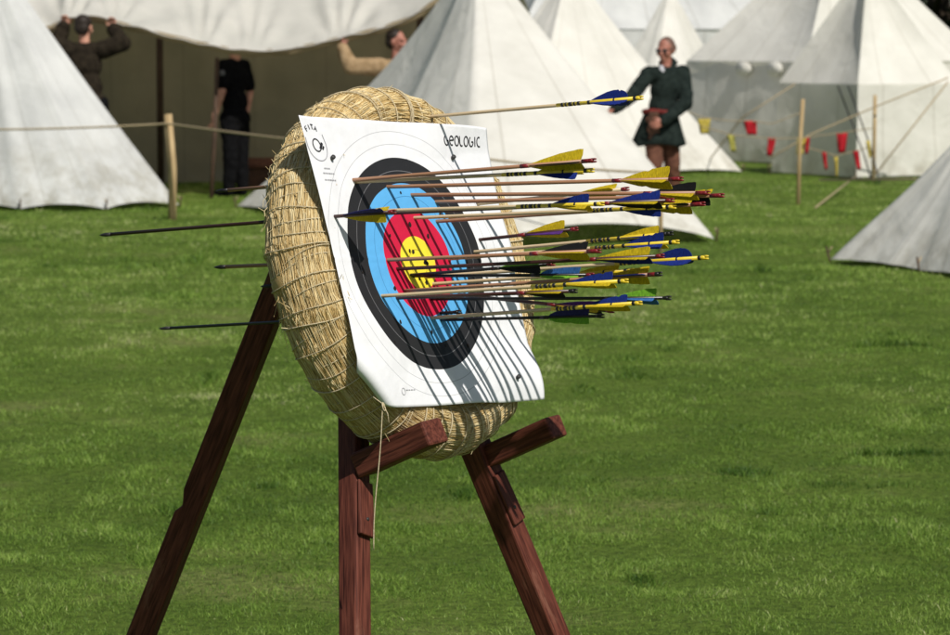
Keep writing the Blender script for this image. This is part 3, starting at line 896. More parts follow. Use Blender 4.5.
for k in range(19000):
    row = 0 if k < 17000 else rs.choice((1, 1, 2))
    th = rs.uniform(0, 6.283); ph = rs.uniform(-math.pi, math.pi)
    if row == 0 and abs(abs(ph) - math.pi) < .5: continue
    if row and not (0.2 < ph < 2.9): continue
    L = rs.uniform(.07, .22); dth = L / (.4 if row == 0 else .27); dph = rs.gauss(0, .09)
    l0 = rs.uniform(-.001, .0016); ends = rs.choice((0, 0, 0, 0, 0, 0, .002))
    path = [boss_pt(row, th + dth * i / 4, ph + dph * i / 4, l0 + (ends * (i / 4) ** 2)) for i in range(5)]
    strand(path, rs.uniform(.0006, .0013), rs.uniform(.18, .82))
# loose ends that stick out of the rim
for k in range(170):
    th = rs.choice((rs.uniform(1.5, 3.3), rs.uniform(1.5, 3.3), rs.uniform(0, 6.283))); ph = rs.uniform(-1.2, 1.6)
    p = boss_pt(0, th, ph, .002); q = boss_pt(0, th + .12 * rs.choice((-1, 1)), ph, .004)
    d = (q - p).normalized(); o = (boss_pt(0, th, ph, .02) - p).normalized()
    L = rs.uniform(.012, .045)
    path = [p + d * L * i / 3 + o * L * rs.uniform(.15, .6) * (i / 3) ** 1.5 + V((0, 0, -.15 * L * (i / 3) ** 2)) for i in range(4)]
    strand(path, rs.uniform(.0005, .0010), rs.uniform(.3, .8))
link('straw_coil', vs, fs, m_straw, boss, smooth=True, attrs={'tone': ('FLOAT', tone), 'run': ('FLOAT_VECTOR', run)})
# binding
mb = MB()
th = 0.03
while th < 6.28:
    sl = rs.uniform(-.06, .02); a0 = rs.uniform(-1.9, -1.6)
    pts = []
    for i in range(29):
        ph = a0 + (math.pi + 1.9) * i / 28
        pts.append(boss_pt(0, th + sl * math.sin(ph) + .006 * math.sin(ph * 3 + th * 9), ph, .0040))
    mb.tube(pts, rs.uniform(.0012, .0018), 6)
    th += rs.uniform(.055, .085) if rs.random() < .88 else .032
for row in (1, 2):
    th = .1
    while th < 6.28:
        pts = [boss_pt(row, th + .05 * math.sin(ph), ph, .003) for ph in np.linspace(-.2, 3.2, 16)]
        mb.tube(pts, .0013, 5); th += rs.uniform(.12, .22)
mb.build('binding_twine', TWINE, boss)
# hanging twine end
p = T(-.225, -.315, .0)
e0 = on_face(384, 404, .0); pts = []
dz = (e0 - CAMO).dot(FWD) - .06
for i in range(22):
    q = i / 21
    pts.append(at(383 - 9 * q ** .7 + 1.2 * math.sin(q * 6), 404 + 146 * q, dz))
m = MB(); m.tube(pts, .0013, 5)
k0 = pts[0]
m.tube([k0 + U * (.004 * math.cos(a)) + W * (.009 * math.sin(a) - .006) for a in np.linspace(0, 6.2, 16)], .0013, 5)
m.tube([k0 - N * .02 + W * .020, k0, k0 - W * .022 + U * .007, k0 - W * .040 + U * .004], .0013, 5)
m.build('twine_end', TWINE, boss)

# ------------------------------------------------------------------ wooden stand
WOOD = noisy('red_stained_timber', (.055, .014, .009), (.155, .046, .029), scale=10, stretch=(1.2, 16, 16), rough=.62, spec=.2, bump=.3, attr='grain', dist=.002)
t = WOOD.node_tree; b = t.nodes['Principled BSDF']; src = b.inputs['Base Color'].links[0].from_socket
nw = nd(t, 'ShaderNodeTexNoise', Scale=9.0, Detail=9.0, Roughness=.7); t.links.new(coord(t, (.5, 2.2, 2.2), 'grain'), nw.inputs['Vector'])
rw = ramp(t, [(.60, (0, 0, 0)), (.68, (.8, .8, .8))]); t.links.new(nw.outputs[0], rw.inputs[0])
mw = nd(t, 'ShaderNodeMix', data_type='RGBA'); t.links.new(rw.outputs[0], mw.inputs[0]); t.links.new(src, mw.inputs[6]); mw.inputs[7].default_value = (.20, .085, .055, 1)
ck = nd(t, 'ShaderNodeTexNoise', Scale=7.0, Detail=3.0); t.links.new(coord(t, (.8, 30, 30), 'grain'), ck.inputs['Vector'])
rk = ramp(t, [(.30, (.25, .25, .25)), (.36, (1, 1, 1))]); t.links.new(ck.outputs[0], rk.inputs[0])
mk = nd(t, 'ShaderNodeMix', data_type='RGBA', blend_type='MULTIPLY'); mk.inputs[0].default_value = 1
t.links.new(mw.outputs[2], mk.inputs[6]); t.links.new(rk.outputs[0], mk.inputs[7]); t.links.new(mk.outputs[2], b.inputs['Base Color'])
OFF = -2 * BB - .045
apex = on_face(352, 150, OFF)
def foot(px):
    q = on_face(px[0], px[1], OFF); k = apex.z / (apex.z - q.z); return apex + (q - apex) * k
fl, fr = foot((355, 635)), foot((553, 635))
nh = V((-N.x, -N.y, 0)).normalized()
mm = (apex - CAMO).cross(ray(145, 635)); g0 = V((apex.x, apex.y, 0))
fb = g0 + nh * ((CAMO - g0).dot(mm) / nh.dot(mm))
stand = empty('target_stand', (fl + fr + fb) / 3, 'red brown timber tripod stand with two pegs carrying the boss', 'target stand')
def beam(name, p0, p1, wd, dp, face, parent, prof=None, bev=.004):
    """timber from p0 to p1; face: direction of the side of width wd; prof: outline (length 0..1, offset across)"""
    ax = (p1 - p0).normalized(); L = (p1 - p0).length
    f = V(face); f = (f - ax * f.dot(ax)).normalized(); s_ = ax.cross(f)
    prof = prof or [(0, -wd / 2), (1, -wd / 2), (1, wd / 2), (0, wd / 2)]
    poly = [p0 + ax * (a_ * L) + s_ * c - f * dp / 2 for a_, c in prof]
    m = MB(); m.prism(poly, f * dp)
    gr = [((v - p0).dot(ax), (v - p0).dot(s_), (v - p0).dot(f) + len(name) * .3) for v in m.v]
    o = m.build(name, WOOD, parent, smooth=False, attrs={'grain': ('FLOAT_VECTOR', gr)})
    return add_bevel(o, bev * 1.4)
ext = lambda a_, b2, k: b2 + (b2 - a_).normalized() * k
SZ = .052
la = apex + (fl - apex).normalized() * .02
beam('leg', fl, la, SZ, SZ, N, stand)
ra = apex + (fr - apex).normalized() * .02 + U * .008 - N * .003
beam('leg', fr, ra, .060, .056, N, stand)
# rear leg with a saw notch on its lower edge
bt = apex - N * .055 + V((0, 0, .02))
q = .0
Lb = (bt - fb).length
axb = (bt - fb).normalized()
def frac(py):                                       # where along the rear leg the photo row py lies
    best = min(range(400), key=lambda i: abs(317.5 - FPX * ((fb.lerp(bt, i / 400) - CAMO).dot(UPV)) / ((fb.lerp(bt, i / 400) - CAMO).dot(FWD)) - py))
    return best / 400
k = frac(503)
wd = .060
side = axb.cross((V((1, -.2, 0)) - axb * axb.dot(V((1, -.2, 0)))).normalized())
vfac = (V((-.35, -1, -.2)))
beam('leg', fb, bt, wd, .055, vfac, stand, prof=[(0, -wd / 2), (k - .018, -wd / 2), (k - .004, -wd / 2 + .013), (k + .02, -wd / 2 + .001), (1, -wd / 2), (1, wd / 2), (0, wd / 2)], bev=.003)
# pegs: stick out along the face normal under the boss
def peg_at(px, py, tip, wd_, h_):
    q0 = on_face(px, py, OFF); q1 = on_face(tip[0], tip[1], .0)
    return q0
def peg_from(tip_px, n_out, h_):
    tip_ = on_face(tip_px[0], tip_px[1], n_out)
    return tip_
PAX = N + W * .13
tipA = peg_from((435.5, 431), .035, 0); rootA = tipA - PAX * (.035 - OFF - .027)
tipB = peg_from((557, 426), .012, 0); rootB = tipB - PAX * (.012 - OFF - .010)
beam('peg', rootA, tipA, .074, .056, W, stand)
beam('peg', rootB, tipB, .064, .052, W, stand)
for leg_a, leg_b, root_, s2 in ((fl, la, rootA, 0), (fr, ra, rootB, 1)):
    ax = (leg_b - leg_a).normalized()
    c_ = leg_a + ax * ((root_ - leg_a).dot(ax)) + N * (SZ / 2 + .002)
    c0 = c_ - ax * .040
    c1 = c_ - ax * .165
    f = N; ss = ax.cross(N).normalized()
    m = MB(); pr = [c0, c0 + N * .006, c1 + N * .011, c1]
    m.prism([p_ - ss * .0245 for p_ in pr], ss * .049)
    gr = [((v - c0).dot(ax), (v - c0).dot(ss), (v - c0).dot(N)) for v in m.v]
    add_bevel(m.build('cleat', WOOD, stand, smooth=False, attrs={'grain': ('FLOAT_VECTOR', gr)}), .003)
    m = MB(); p_ = c1.lerp(c0, .3) + N * .0095; m.tube([p_ - N * .004, p_ + N * .002], .004, 8); m.build('nail', IRON, stand)

# ------------------------------------------------------------------ paper face
m_paper, t, b = new_mat('printed_paper', .55, .3)
a_ = nd(t, 'ShaderNodeAttribute', attribute_name='print')
ln = nd(t, 'ShaderNodeVectorMath', operation='LENGTH'); t.links.new(a_.outputs['Vector'], ln.inputs[0])
dv = nd(t, 'ShaderNodeMath', operation='DIVIDE'); dv.inputs[1].default_value = .40; t.links.new(ln.outputs['Value'], dv.inputs[0])
WHITE, BLK, BLU, RED, YEL = (.81, .82, .85), (.020, .020, .022), (.11, .42, .80), (.60, .012, .055), (.88, .72, .045)
LG, GR = (.40, .40, .42), (.50, .51, .53)
def q_(r): return r / .40
h = .0004
st = [(0, YEL), (q_(.03) - .0012, (.3, .24, .02)), (q_(.03) + .0012, YEL), (q_(.06), RED), (q_(.09) - .0012, (.32, .01, .03)), (q_(.09) + .0012, RED), (q_(.12), BLU),
      (q_(.15) - .0012, (.06, .24, .5)), (q_(.15) + .0012, BLU), (q_(.18), BLK), (q_(.21) - .0018, (.16, .16, .17)), (q_(.21) + .0018, BLK), (q_(.24), WHITE),
      (q_(.27) - .0018, GR), (q_(.27) + .0018, WHITE), (q_(.30) - .0018, GR), (q_(.30) + .0018, WHITE)]
rp = ramp(t, st, 'CONSTANT'); t.links.new(dv.outputs[0], rp.inputs[0])
# fine fibre tone
nn = nd(t, 'ShaderNodeTexNoise', Scale=35.0, Detail=4.0); t.links.new(a_.outputs['Vector'], nn.inputs['Vector'])
rr_ = ramp(t, [(.3, (.93, .93, .93)), (.7, (1, 1, 1))]); t.links.new(nn.outputs[0], rr_.inputs[0])
mx = nd(t, 'ShaderNodeMix', data_type='RGBA', blend_type='MULTIPLY'); mx.inputs[0].default_value = 1
t.links.new(rp.outputs[0], mx.inputs[6]); t.links.new(rr_.outputs[0], mx.inputs[7]); t.links.new(mx.outputs[2], b.inputs['Base Color'])
cr_ = nd(t, 'ShaderNodeTexNoise', Scale=11.0, Detail=5.0, Distortion=1.2); t.links.new(a_.outputs['Vector'], cr_.inputs['Vector'])
bp = nd(t, 'ShaderNodeBump', Strength=.35, Distance=.006); t.links.new(cr_.outputs[0], bp.inputs['Height']); t.links.new(bp.outputs[0], b.inputs['Normal'])
INK = plain('black_ink', (.02, .02, .022), .6, var=.1)
INK_G = plain('grey_ink', (.36, .36, .38), .6, var=.1)
HOLE = plain('torn_hole', (.015, .010, .008), .9)

PA, PC, PH, PV = R(-6.2), (.034, -.002), .331, .322
def paper_off(s, t_):
    """how far the sheet stands off the face plane; s,t from -1 to 1 along the sheet"""
    o = .004
    c = max(0, (-s - t_ - .72)) / 1.28                     # lower left corner curls forward
    o += .010 * max(0, -t_ - .6) / .4 * math.sin(s * 5.2 + .8) + .006 * max(0, -t_ - .5)
    o += .012 * max(0, s - .55) * math.sin(t_ * 5 + .5)
    o += .011 * max(0, s - .1) * max(0, .5 - t_) * math.sin(t_ * 6.5 + .6)
    o += .0028 * math.sin(s * 4.2 + 1) * math.sin(t_ * 3.1 + .3) + .0016 * math.sin(s * 9 + t_ * 6)
    o += .003 * noise.noise(V((s * 3.1, t_ * 3.3, 2.)))
    o += .014 * max(0, t_ - .75) / .25 * max(0, .2 + .8 * math.sin(s * 3.0 - .3))
    o += .0012 * (math.exp(-(s / .012) ** 2) + math.exp(-((t_ - .02) / .012) ** 2))     # old fold lines
    return max(o, .0022)
def sheet(u, v):
    """uv on the face -> (s,t) on the sheet"""
    x, y = u - PC[0], v - PC[1]
    return ((x * math.cos(-PA) - y * math.sin(-PA)) / PH, (x * math.sin(-PA) + y * math.cos(-PA)) / PV)
def sheet_pt(s, t_, up=0.0):
    x, y = s * PH, t_ * PV
    u = PC[0] + x * math.cos(PA) - y * math.sin(PA); v = PC[1] + x * math.sin(PA) + y * math.cos(PA)
    uv = (u, v, 0); o = paper_off(s, t_)
    # lower left corner bends forward over a slanting line
    fx, fy = -.80, -.60
    u += .012 * max(0, -s) * max(0, -t_) - .034 * max(0, -s) * max(0, t_) ** 1.5
    d = (u + .295) * fx + (v + .186) * fy
    nn_ = up
    if d > 0:                                     # this corner is tucked back behind the sheet
        rad, amax = .016, 2.5
        a_ = min(d / rad, amax); rest = max(0, d - rad * amax)
        ip = rad * math.sin(a_) + rest * math.cos(a_); o -= rad * (1 - math.cos(a_)) + rest * math.sin(a_)
        u += fx * (ip - d + math.sin(a_) * up); v += fy * (ip - d + math.sin(a_) * up); nn_ = up * math.cos(a_)
    return T(u, v, o + nn_), uv
def on_sheet(u, v, up=.0007):
    s, t_ = sheet(u, v); return sheet_pt(s, t_, up)[0]
NP = 110
vs, fs, pr = [], [], []
for j in range(NP + 1):
    for i in range(NP + 1):
        s, t_ = i / NP * 2 - 1, j / NP * 2 - 1
        e = .004 * noise.noise(V((t_ * 3, 1, 0))) * (abs(s) > .985)
        P_, uv = sheet_pt(s + e, t_); vs.append(P_); pr.append(uv)
for j in range(NP):
    for i in range(NP):
        k = j * (NP + 1) + i; fs.append([k, k + 1, k + NP + 2, k + NP + 1])
face_o = empty('archery_target', T(0, 0, .004), 'square white paper target face with black, blue, red and gold rings', 'archery target')
po = link('paper', vs, fs, m_paper, face_o, attrs={'print': ('FLOAT_VECTOR', pr)})
sm = po.modifiers.new('thickness', 'SOLIDIFY'); sm.thickness = .0004; sm.offset = -1

def ribbon(mb, pts, wd, up=.0009):
    """flat ink stroke laid on the sheet; pts are uv"""
    n = len(pts); vs_, fs_ = [], []
    for i, (u, v) in enumerate(pts):
        a0, a1 = pts[max(0, i - 1)], pts[min(n - 1, i + 1)]
        dx, dy = a1[0] - a0[0], a1[1] - a0[1]; l = math.hypot(dx, dy) or 1
        ox, oy = -dy / l * wd / 2, dx / l * wd / 2
        vs_ += [on_sheet(u + ox, v + oy, up), on_sheet(u - ox, v - oy, up)]
    for i in range(n - 1): fs_.append([2 * i, 2 * i + 1, 2 * i + 3, 2 * i + 2])
    mb.add(vs_, fs_)
def arc(cx, cy, rx, ry, a0, a1, n=14):
    return [(cx + rx * math.cos(R(a)), cy + ry * math.sin(R(a))) for a in np.linspace(a0, a1, n)]
GL = {  # strokes in a unit cell, x 0..1, y 0..1
    'G': [arc(.5, .5, .42, .48, 115, 350, 18) + [(.90, .48), (.55, .48)]],
    'E': [[(.12, .52), (.86, .56)] + arc(.5, .5, .40, .46, 8, 300, 22)],
    'O': [arc(.5, .5, .42, .48, 0, 360, 24)],
    'L': [[(.02, 1.0), (.06, .62)] + arc(.50, .5, .42, .48, 170, 262, 10) + [(.80, .04)]],
    'I': [[(.5, 1.0), (.5, .02)]],
    'C': [arc(.55, .5, .42, .48, 60, 300, 18)],
}
def wordmark(text, u0, v0, u1, v1, hgt, wd, mat, name, widths=None):
    mb = MB(); n = len(text); W_ = [(.45 if c == 'I' else (.8 if c == 'L' else 1.0)) for c in text]; tot = sum(W_)
    L = math.hypot(u1 - u0, v1 - v0); du, dv_ = (u1 - u0) / L, (v1 - v0) / L; x = 0
    for c, w_ in zip(text, W_):
        cw = L * w_ / tot
        for stx in GL[c]:
            pts = []
            for a_, b2 in stx:
                px_, py_ = x + cw * (.04 + .92 * a_), (b2 - .5) * hgt
                pts.append((u0 + du * px_ - dv_ * py_, v0 + dv_ * px_ + du * py_))
            ribbon(mb, pts, wd)
        x += cw
    return mb.build(name, mat, face_o, smooth=False)
wordmark('GEOLOGIC', .212, .2650, .364, .2512, .0222, .0034, INK, 'lettering')
# emblem at the upper left: FITA in an arc over a shield with a ringed centre and an arrow tip
EU, EV = -.232, .286
mb = MB()
def place(cx, cy, ang, pts, sc_):
    c_, s_ = math.cos(ang), math.sin(ang)
    return [(cx + (x * c_ - y * s_) * sc_, cy + (x * s_ + y * c_) * sc_) for x, y in pts]
FIT = {'F': [[(-.3, -.5), (-.3, .5), (.35, .5)], [(-.3, .05), (.2, .05)]], 'I': [[(0, -.5), (0, .5)]], 'T': [[(-.4, .5), (.4, .5)], [(0, .5), (0, -.5)]], 'A': [[(-.4, -.5), (0, .5), (.4, -.5)], [(-.22, -.12), (.22, -.12)]]}
for i, ch_ in enumerate('FITA'):
    a_ = R(114 - i * 17); cx, cy = EU + .037 * math.cos(a_) - .002, EV + .041 * math.sin(a_)
    for stx in FIT[ch_]: ribbon(mb, place(cx, cy, a_ - math.pi / 2, stx, .0108), .0024)
mb.build('lettering', INK, face_o, smooth=False)
mb = MB()
ribbon(mb, arc(EU, EV, .0125, .0140, 0, 360, 30), .0030)
ribbon(mb, [(EU + .008, EV - .009), (EU + .020, EV + .004)], .007); ribbon(mb, [(EU + .015, EV - .011), (EU + .022, EV - .004)], .005)
mb.build('emblem', INK, face_o, smooth=False)
mb = MB()
ribbon(mb, [(EU - .031, EV + .020), (EU - .032, EV)] + arc(EU, EV - .004, .031, .031, 185, 355, 26) + [(EU + .032, EV), (EU + .030, EV + .022)], .0020)
for k, (l, o_) in enumerate(((.018, -.052), (.036, -.063), (.040, -.078))):
    x = -l / 2 + .006
    while x < l / 2 + .006:
        ln_ = rs.uniform(.003, .007); ribbon(mb, [(EU + x, EV + o_ - x * .11), (EU + x + ln_, EV + o_ - (x + ln_) * .11)], .0030); x += ln_ + .002
mb.build('small_print', INK_G, face_o, smooth=False); mb = MB()
CU_, CV_ = -.185, -.268
ribbon(mb, arc(CU_, CV_, .0075, .0075, 0, 360, 22), .0014)
x = .012
while x < .046:
    ln_ = rs.uniform(.004, .008); ribbon(mb, [(CU_ + x, CV_ + .003 - x * .1), (CU_ + x + ln_, CV_ + .003 - (x + ln_) * .1)], .0022); x += ln_ + .0025
mb.build('small_print', INK_G, face_o, smooth=False)
# arrow holes torn in the paper
for u, v, r_ in [(-.075, .07, .004), (.004, .087, .005), (.06, .055, .005), (-.02, .03, .004), (-.008, .026, .005), (.024, .0, .006), (.03, -.004, .004), (-.012, -.035, .004), (.01, -.046, .005),
                (.042, -.052, .004), (-.115, -.045, .005), (-.02, -.155, .004), (.055, -.122, .005), (.075, -.165, .004), (-.13, -.12, .004), (.02, -.19, .004), (.105, -.2, .005), (-.21, .0, .003), (.0, .16, .003), (.13, .1, .004), (-.06, .20, .0035), (-.17, -.16, .003)]:
    mb = MB(); n = 9
    vs_ = [on_sheet(u + r_ * rs.uniform(.6, 1.2) * math.cos(6.283 * i / n), v + r_ * rs.uniform(.7, 1.4) * math.sin(6.283 * i / n), .0009) for i in range(n)]
    mb.add(vs_, [list(range(n))]); mb.build('hole', HOLE, face_o, smooth=False)
# pins that hold the sheet
for u, v, lb in ((-.196, .253, 'black pin in the paper beside the round emblem'), (.236, .222, 'black pin in the paper under the black lettering'), (.244, -.296, 'black pin in the shadowed lower right of the paper')):
    p = on_sheet(u, v, 0); m = MB()
    d = (N + W * .35 - U * .3).normalized()
    m.tube([p - N * .03, p + d * .001, p + d * .0021, p + d * .0022, p + d * .010, p + d * .011], [.002, .002, .002, .0050, .0052, .003], 9)
    tag(m.build('pin', IRON, origin=p), lb, 'pin', 'pins holding the paper')

# ------------------------------------------------------------------ arrows
PINE = noisy('pale_pine_shaft', (.50, .38, .22), (.66, .52, .33), scale=40, stretch=(.15, 6, 6), rough=.4, spec=.5, bump=0)
CEDAR = noisy('brown_cedar_shaft', (.27, .13, .07), (.42, .22, .125), scale=40, stretch=(.15, 6, 6), rough=.4, spec=.5, bump=0)
MAROON = noisy('dark_maroon_shaft', (.030, .010, .009), (.060, .020, .016), scale=40, stretch=(.15, 6, 6), rough=.35, spec=.5, bump=0)
CARBON = plain('black_carbon', (.012, .012, .014), .3, .5, var=.15)
A_YEL = plain('yellow_paint', (.78, .58, .035), .4, .5, var=.08)
A_BLK = plain('black_paint', (.012, .011, .011), .4, .5, var=.1)
A_RED = plain('red_paint', (.20, .013, .018), .4, .5, var=.15)
A_WHT = plain('white_paint', (.75, .70, .68), .4, .5, var=.08)
def feather(name, c, transl):
    c1 = tuple(x * .62 for x in c); c2 = tuple(min(1, x * 1.15) for x in c)
    m = noisy(name, c1, c2, scale=1.0, stretch=(620, 110, 110), rough=.7, spec=.2, bump=.35, dist=.0006, detail=3)
    t = m.node_tree; b = t.nodes['Principled BSDF']
    tr = nd(t, 'ShaderNodeBsdfTranslucent'); tr.inputs[0].default_value = (*c, 1)
    ms = nd(t, 'ShaderNodeMixShader'); ms.inputs[0].default_value = transl
    t.links.new(b.outputs[0], ms.inputs[1]); t.links.new(tr.outputs[0], ms.inputs[2])
    t.links.new(ms.outputs[0], t.nodes['Material Output'].inputs[0])
    return m
FE = {'Y': feather('yellow_feather', (.70, .53, .018), .26), 'B': feather('blue_feather', (.013, .034, .25), .15), 'N': feather('navy_feather', (.022, .022, .15), .1),
      'K': feather('black_feather', (.010, .010, .011), .02), 'G': feather('green_vane', (.25, .58, .045), .3), 'L': feather('light_blue_vane', (.06, .20, .56), .2), 'P': feather('purple_feather', (.10, .03, .22), .1)}
PSI = R(58)
def nock_point(P_, px, py, psi=PSI):
    r = ray(px, py); hdir = V((math.cos(psi), math.sin(psi), 0)); k = (P_ - CAMO).dot(hdir) / r.dot(hdir)
    return CAMO + r * k
def vane(mb, x0, x1, hgt, ang, shape, r0):
    """one feather standing off the shaft along local x; nock end at x1"""
    L = x1 - x0; prof = []
    if shape == 'shield':
        top = [(0, 0), (.12, .18), (.3, .45), (.55, .74), (.8, .93), (.96, 1.0), (1.0, .95), (1.005, .5), (.985, 0)]
    elif shape == 'parabolic':
        top = [(0, 0), (.1, .22), (.25, .52), (.45, .82), (.62, .98), (.75, 1.0), (.86, .9), (.94, .66), (.985, .34), (1, 0)]
    else:
        top = [(0, 0), (.06, .3), (.2, .62), (.6, .95), (.9, 1.0), (1.06, 1.0), (1, 0)]
    th_ = .0007
    dense = []                                   # finer outline with a slightly ragged, split edge
    for (a0, b0), (a1, b1) in zip(top, top[1:]):
        for k in range(3): dense.append((a0 + (a1 - a0) * k / 3, b0 + (b1 - b0) * k / 3))
    dense.append(top[-1])
    split = rs.uniform(.35, .9) if rs.random() < .45 else -1
    top = [(a_, b2 * (1 + rs.uniform(-.035, .02)) * (.80 if abs(a_ - split) < .022 else 1)) for a_, b2 in dense]
    n = len(top); k0 = []
    vs_, fs_ = [], []
    for sgn in (-1, 1):
        for a_, b2 in top:
            rr = r0 - .0005 + hgt * b2; tw = ang + .10 * (a_ - .5)
            c_, s_ = math.cos(tw), math.sin(tw)
            vs_.append(V((x0 + L * a_, c_ * rr - s_ * th_ * sgn, s_ * rr + c_ * th_ * sgn)))
    fs_.append(list(range(n))); fs_.append([2 * n - 1 - i for i in range(n)])
    for i in range(n): fs_.append([i, n + i, n + (i + 1) % n, (i + 1) % n][::-1])
    mb.add(vs_, fs_)
def lathe_x(mb, prof, n=10):
    mb.tube([V((x, 0, 0)) for x, r in prof], [r for x, r in prof], n)
STY = {  # shaft, radius, crest, nock, point
    'crested': (PINE, .0041), 'cedar': (CEDAR, .0043), 'maroon': (MAROON, .0041), 'carbon': (CARBON, .0036), 'pine': (PINE, .0041)}
def arrow(label, entry, nock, style, fl_cols, roll, fl_len=.105, hgt=.019, shape='shield', through=None, psi=58, nock_mat=None, gap=None, crest=True, lift=0.0):
    E_ = on_face(entry[0], entry[1], .004 + lift); Q = nock_point(E_, nock[0], nock[1], R(psi))
    ax = (Q - E_).normalized(); vis = (Q - E_).length
    emb = .135
    if through:                                             # sticks out behind; length from where its tip shows
        r = ray(*through); hdir = V((math.cos(R(psi)), math.sin(R(psi)), 0))
        X = CAMO + r * ((E_ - CAMO).dot(hdir) / r.dot(hdir)); emb = (E_ - X).dot(ax)
    zz = V((0, 0, 1)); yy = zz.cross(ax).normalized(); zz = ax.cross(yy)
    root = empty('arrow', E_, label, 'arrow', 'arrows in the target')
    root.rotation_euler = Matrix((ax, yy, zz)).transposed().to_euler()
    sm_, r = STY[style]
    K = dict(parent=root, local=True)
    m = MB(); lathe_x(m, [(-emb + .02, r), (-emb * .3, r), (vis * .5, r), (vis - .012, r)]); m.build('shaft', sm_, **K)
    m = MB(); lathe_x(m, [(-emb - .012, .0006), (-emb - .004, .0030), (-emb + .006, r + .0004), (-emb + .022, r + .0004)]); m.build('point', IRON if style != 'cedar' else A_BLK, **K)
    nl = .030 if style == 'cedar' else .020
    gap = gap or (.030 if style in ('cedar', 'maroon') else .032)
    x1 = vis - gap; x0 = x1 - fl_len
    if style == 'crested':
        c0 = x0 - .085
        m = MB(); lathe_x(m, [(c0, r + .0003), (vis - .012, r + .0003)]); crown = m.build('painted_crown', A_YEL, **K); KB = dict(parent=crown, local=True)
        for q, wq in ((.012, .006), (.022, .004), (.031, .009), (.044, .004), (.053, .007), (.079, .007)):
            m = MB(); lathe_x(m, [(c0 + q, r + .0007), (c0 + q + wq, r + .0007)]); m.build('crest_band', A_BLK, **KB)
        m = MB(); lathe_x(m, [(x0 + fl_len * .62, r + .0007), (x0 + fl_len * .62 + .004, r + .0007)]); m.build('crest_band', A_BLK, **KB)
        m = MB(); lathe_x(m, [(vis - .018, r + .0008), (vis - .011, r + .0008)]); m.build('crest_band', A_BLK, **KB)
        nm = nock_mat or A_YEL
    elif crest:
        m = MB(); lathe_x(m, [(x0 - .022, r + .0004), (x0 - .002, r + .0004)]); m.build('crest_band', A_RED if style != 'carbon' else A_BLK, **K)
        if style == 'cedar':
            m = MB(); lathe_x(m, [(x1 + .002, r + .0004), (vis - .004, r + .0006)]); m.build('crest_band', A_RED, **K)
        nm = nock_mat or A_RED
    else:
        nm = nock_mat or A_BLK
    for k_, c in enumerate(fl_cols):
        m = MB(); vane(m, x0, x1, hgt, R(roll) + k_ * 2 * math.pi / 3, shape, r); m.build('fletching', FE[c], smooth=False, **K)
    # nock with its slot: two prongs on a tapered sleeve
    m = MB(); lathe_x(m, [(vis - .014, r + .0001), (vis - .010, r + .0007), (vis - .004, r + .0006), (vis - .002, r * .7)])
    for sg in (-1, 1):
        m.tube([V((vis - .006, 0, sg * .0026)), V((vis + .002, 0, sg * .0028)), V((vis + .006, 0, sg * .0026))], [.0028, .0024, .0016], 6)
    m.build('nock', nm, **K)
    return root
A = arrow
A('topmost brown arrow in the rings, tall yellow fletching, entering the upper left black ring', (354, 180), (594, 160.5), 'cedar', 'YKY', 62, .125, .025, through=(220, 187))
A('pale banded arrow just under the topmost brown arrow, yellow above and blue below', (357, 182), (592, 170.5), 'crested', 'YBY', 100, .10, .020)
A('brown arrow whose large yellow fletching covers the legs of the man in green', (387, 187), (681, 179), 'cedar', 'YYY', 68, .11, .025)
A('brown arrow with one square black vane on top, reaching far right', (410, 195), (708, 193), 'cedar', 'KYY', 75, .10, .020)
A('brown arrow whose red nock lies farthest right of all the arrows', (436, 202), (722, 195.5), 'cedar', 'YYK', 35, .10, .018)
A('tan arrow half hidden in the upper cluster, yellow fletching, short red nock before the tent', (478, 204), (627, 189), 'pine', 'YYY', 40, .095, .017)
A('long pale banded arrow crossing the upper blue ring, blue and yellow fletching near the paper', (376, 211), (602, 204), 'crested', 'BYY', 80, .09, .019)
A('dark arrow with a broad blue upper vane amid the upper cluster', (386, 213.5), (672, 200.5), 'maroon', 'BYK', 70, .115, .019)
A('banded arrow at the bottom of the upper cluster, yellow nock below the black vane', (413, 218), (674, 207), 'crested', 'YYB', 25, .09, .016)
A('reddish brown arrow low in the upper cluster with black lower vane and red nock', (436, 221.5), (703, 204), 'cedar', 'YKY', 45, .10, .018)
A('arrow shot so deep that its blue and yellow fletching touches the paper', (335, 216.5), (394, 211.8), 'maroon', 'NYY', 150, .108, .018, through=(103, 228), crest=False, gap=.022, nock_mat=A_RED)
A('short dark arrow with purple and yellow fletching at the right edge of the black ring', (478, 240), (576, 229), 'maroon', 'YPY', 75, .10, .020)
A('pale banded arrow with black nock, upper of two blue fletched ones below the tent hem', (474, 252), (671, 233.5), 'crested', 'YBB', 65, .095, .018, nock_mat=A_BLK)
A('brown arrow with black upper vane, entering the left of the red ring', (387, 260), (599, 251), 'cedar', 'KYY', 62, .115, .019, through=(218, 267))
A('pale banded arrow with yellow nock, lower of two blue fletched ones below the tent hem', (447, 259), (677, 242), 'crested', 'BBY', 85, .095, .020)
A('dark maroon arrow with long yellow fletching, red nock beside the pointed blue vane', (397, 269), (662, 256), 'maroon', 'YYB', 70, .125, .018)
A('black arrow entering the middle of the gold, short green fletching close to the boss', (411, 275), (553, 264), 'carbon', 'GGK', 20, .10, .015, through=(265, 289))
A('black arrow fletched with a flat blue vane over a green one', (413, 276), (592, 275), 'carbon', 'LGG', 88, .095, .014, shape='long')
A('pale banded arrow entering low in the gold, flat yellow fletching above a brown arrow', (433, 284), (632, 270.5), 'crested', 'YYB', 75, .10, .017)
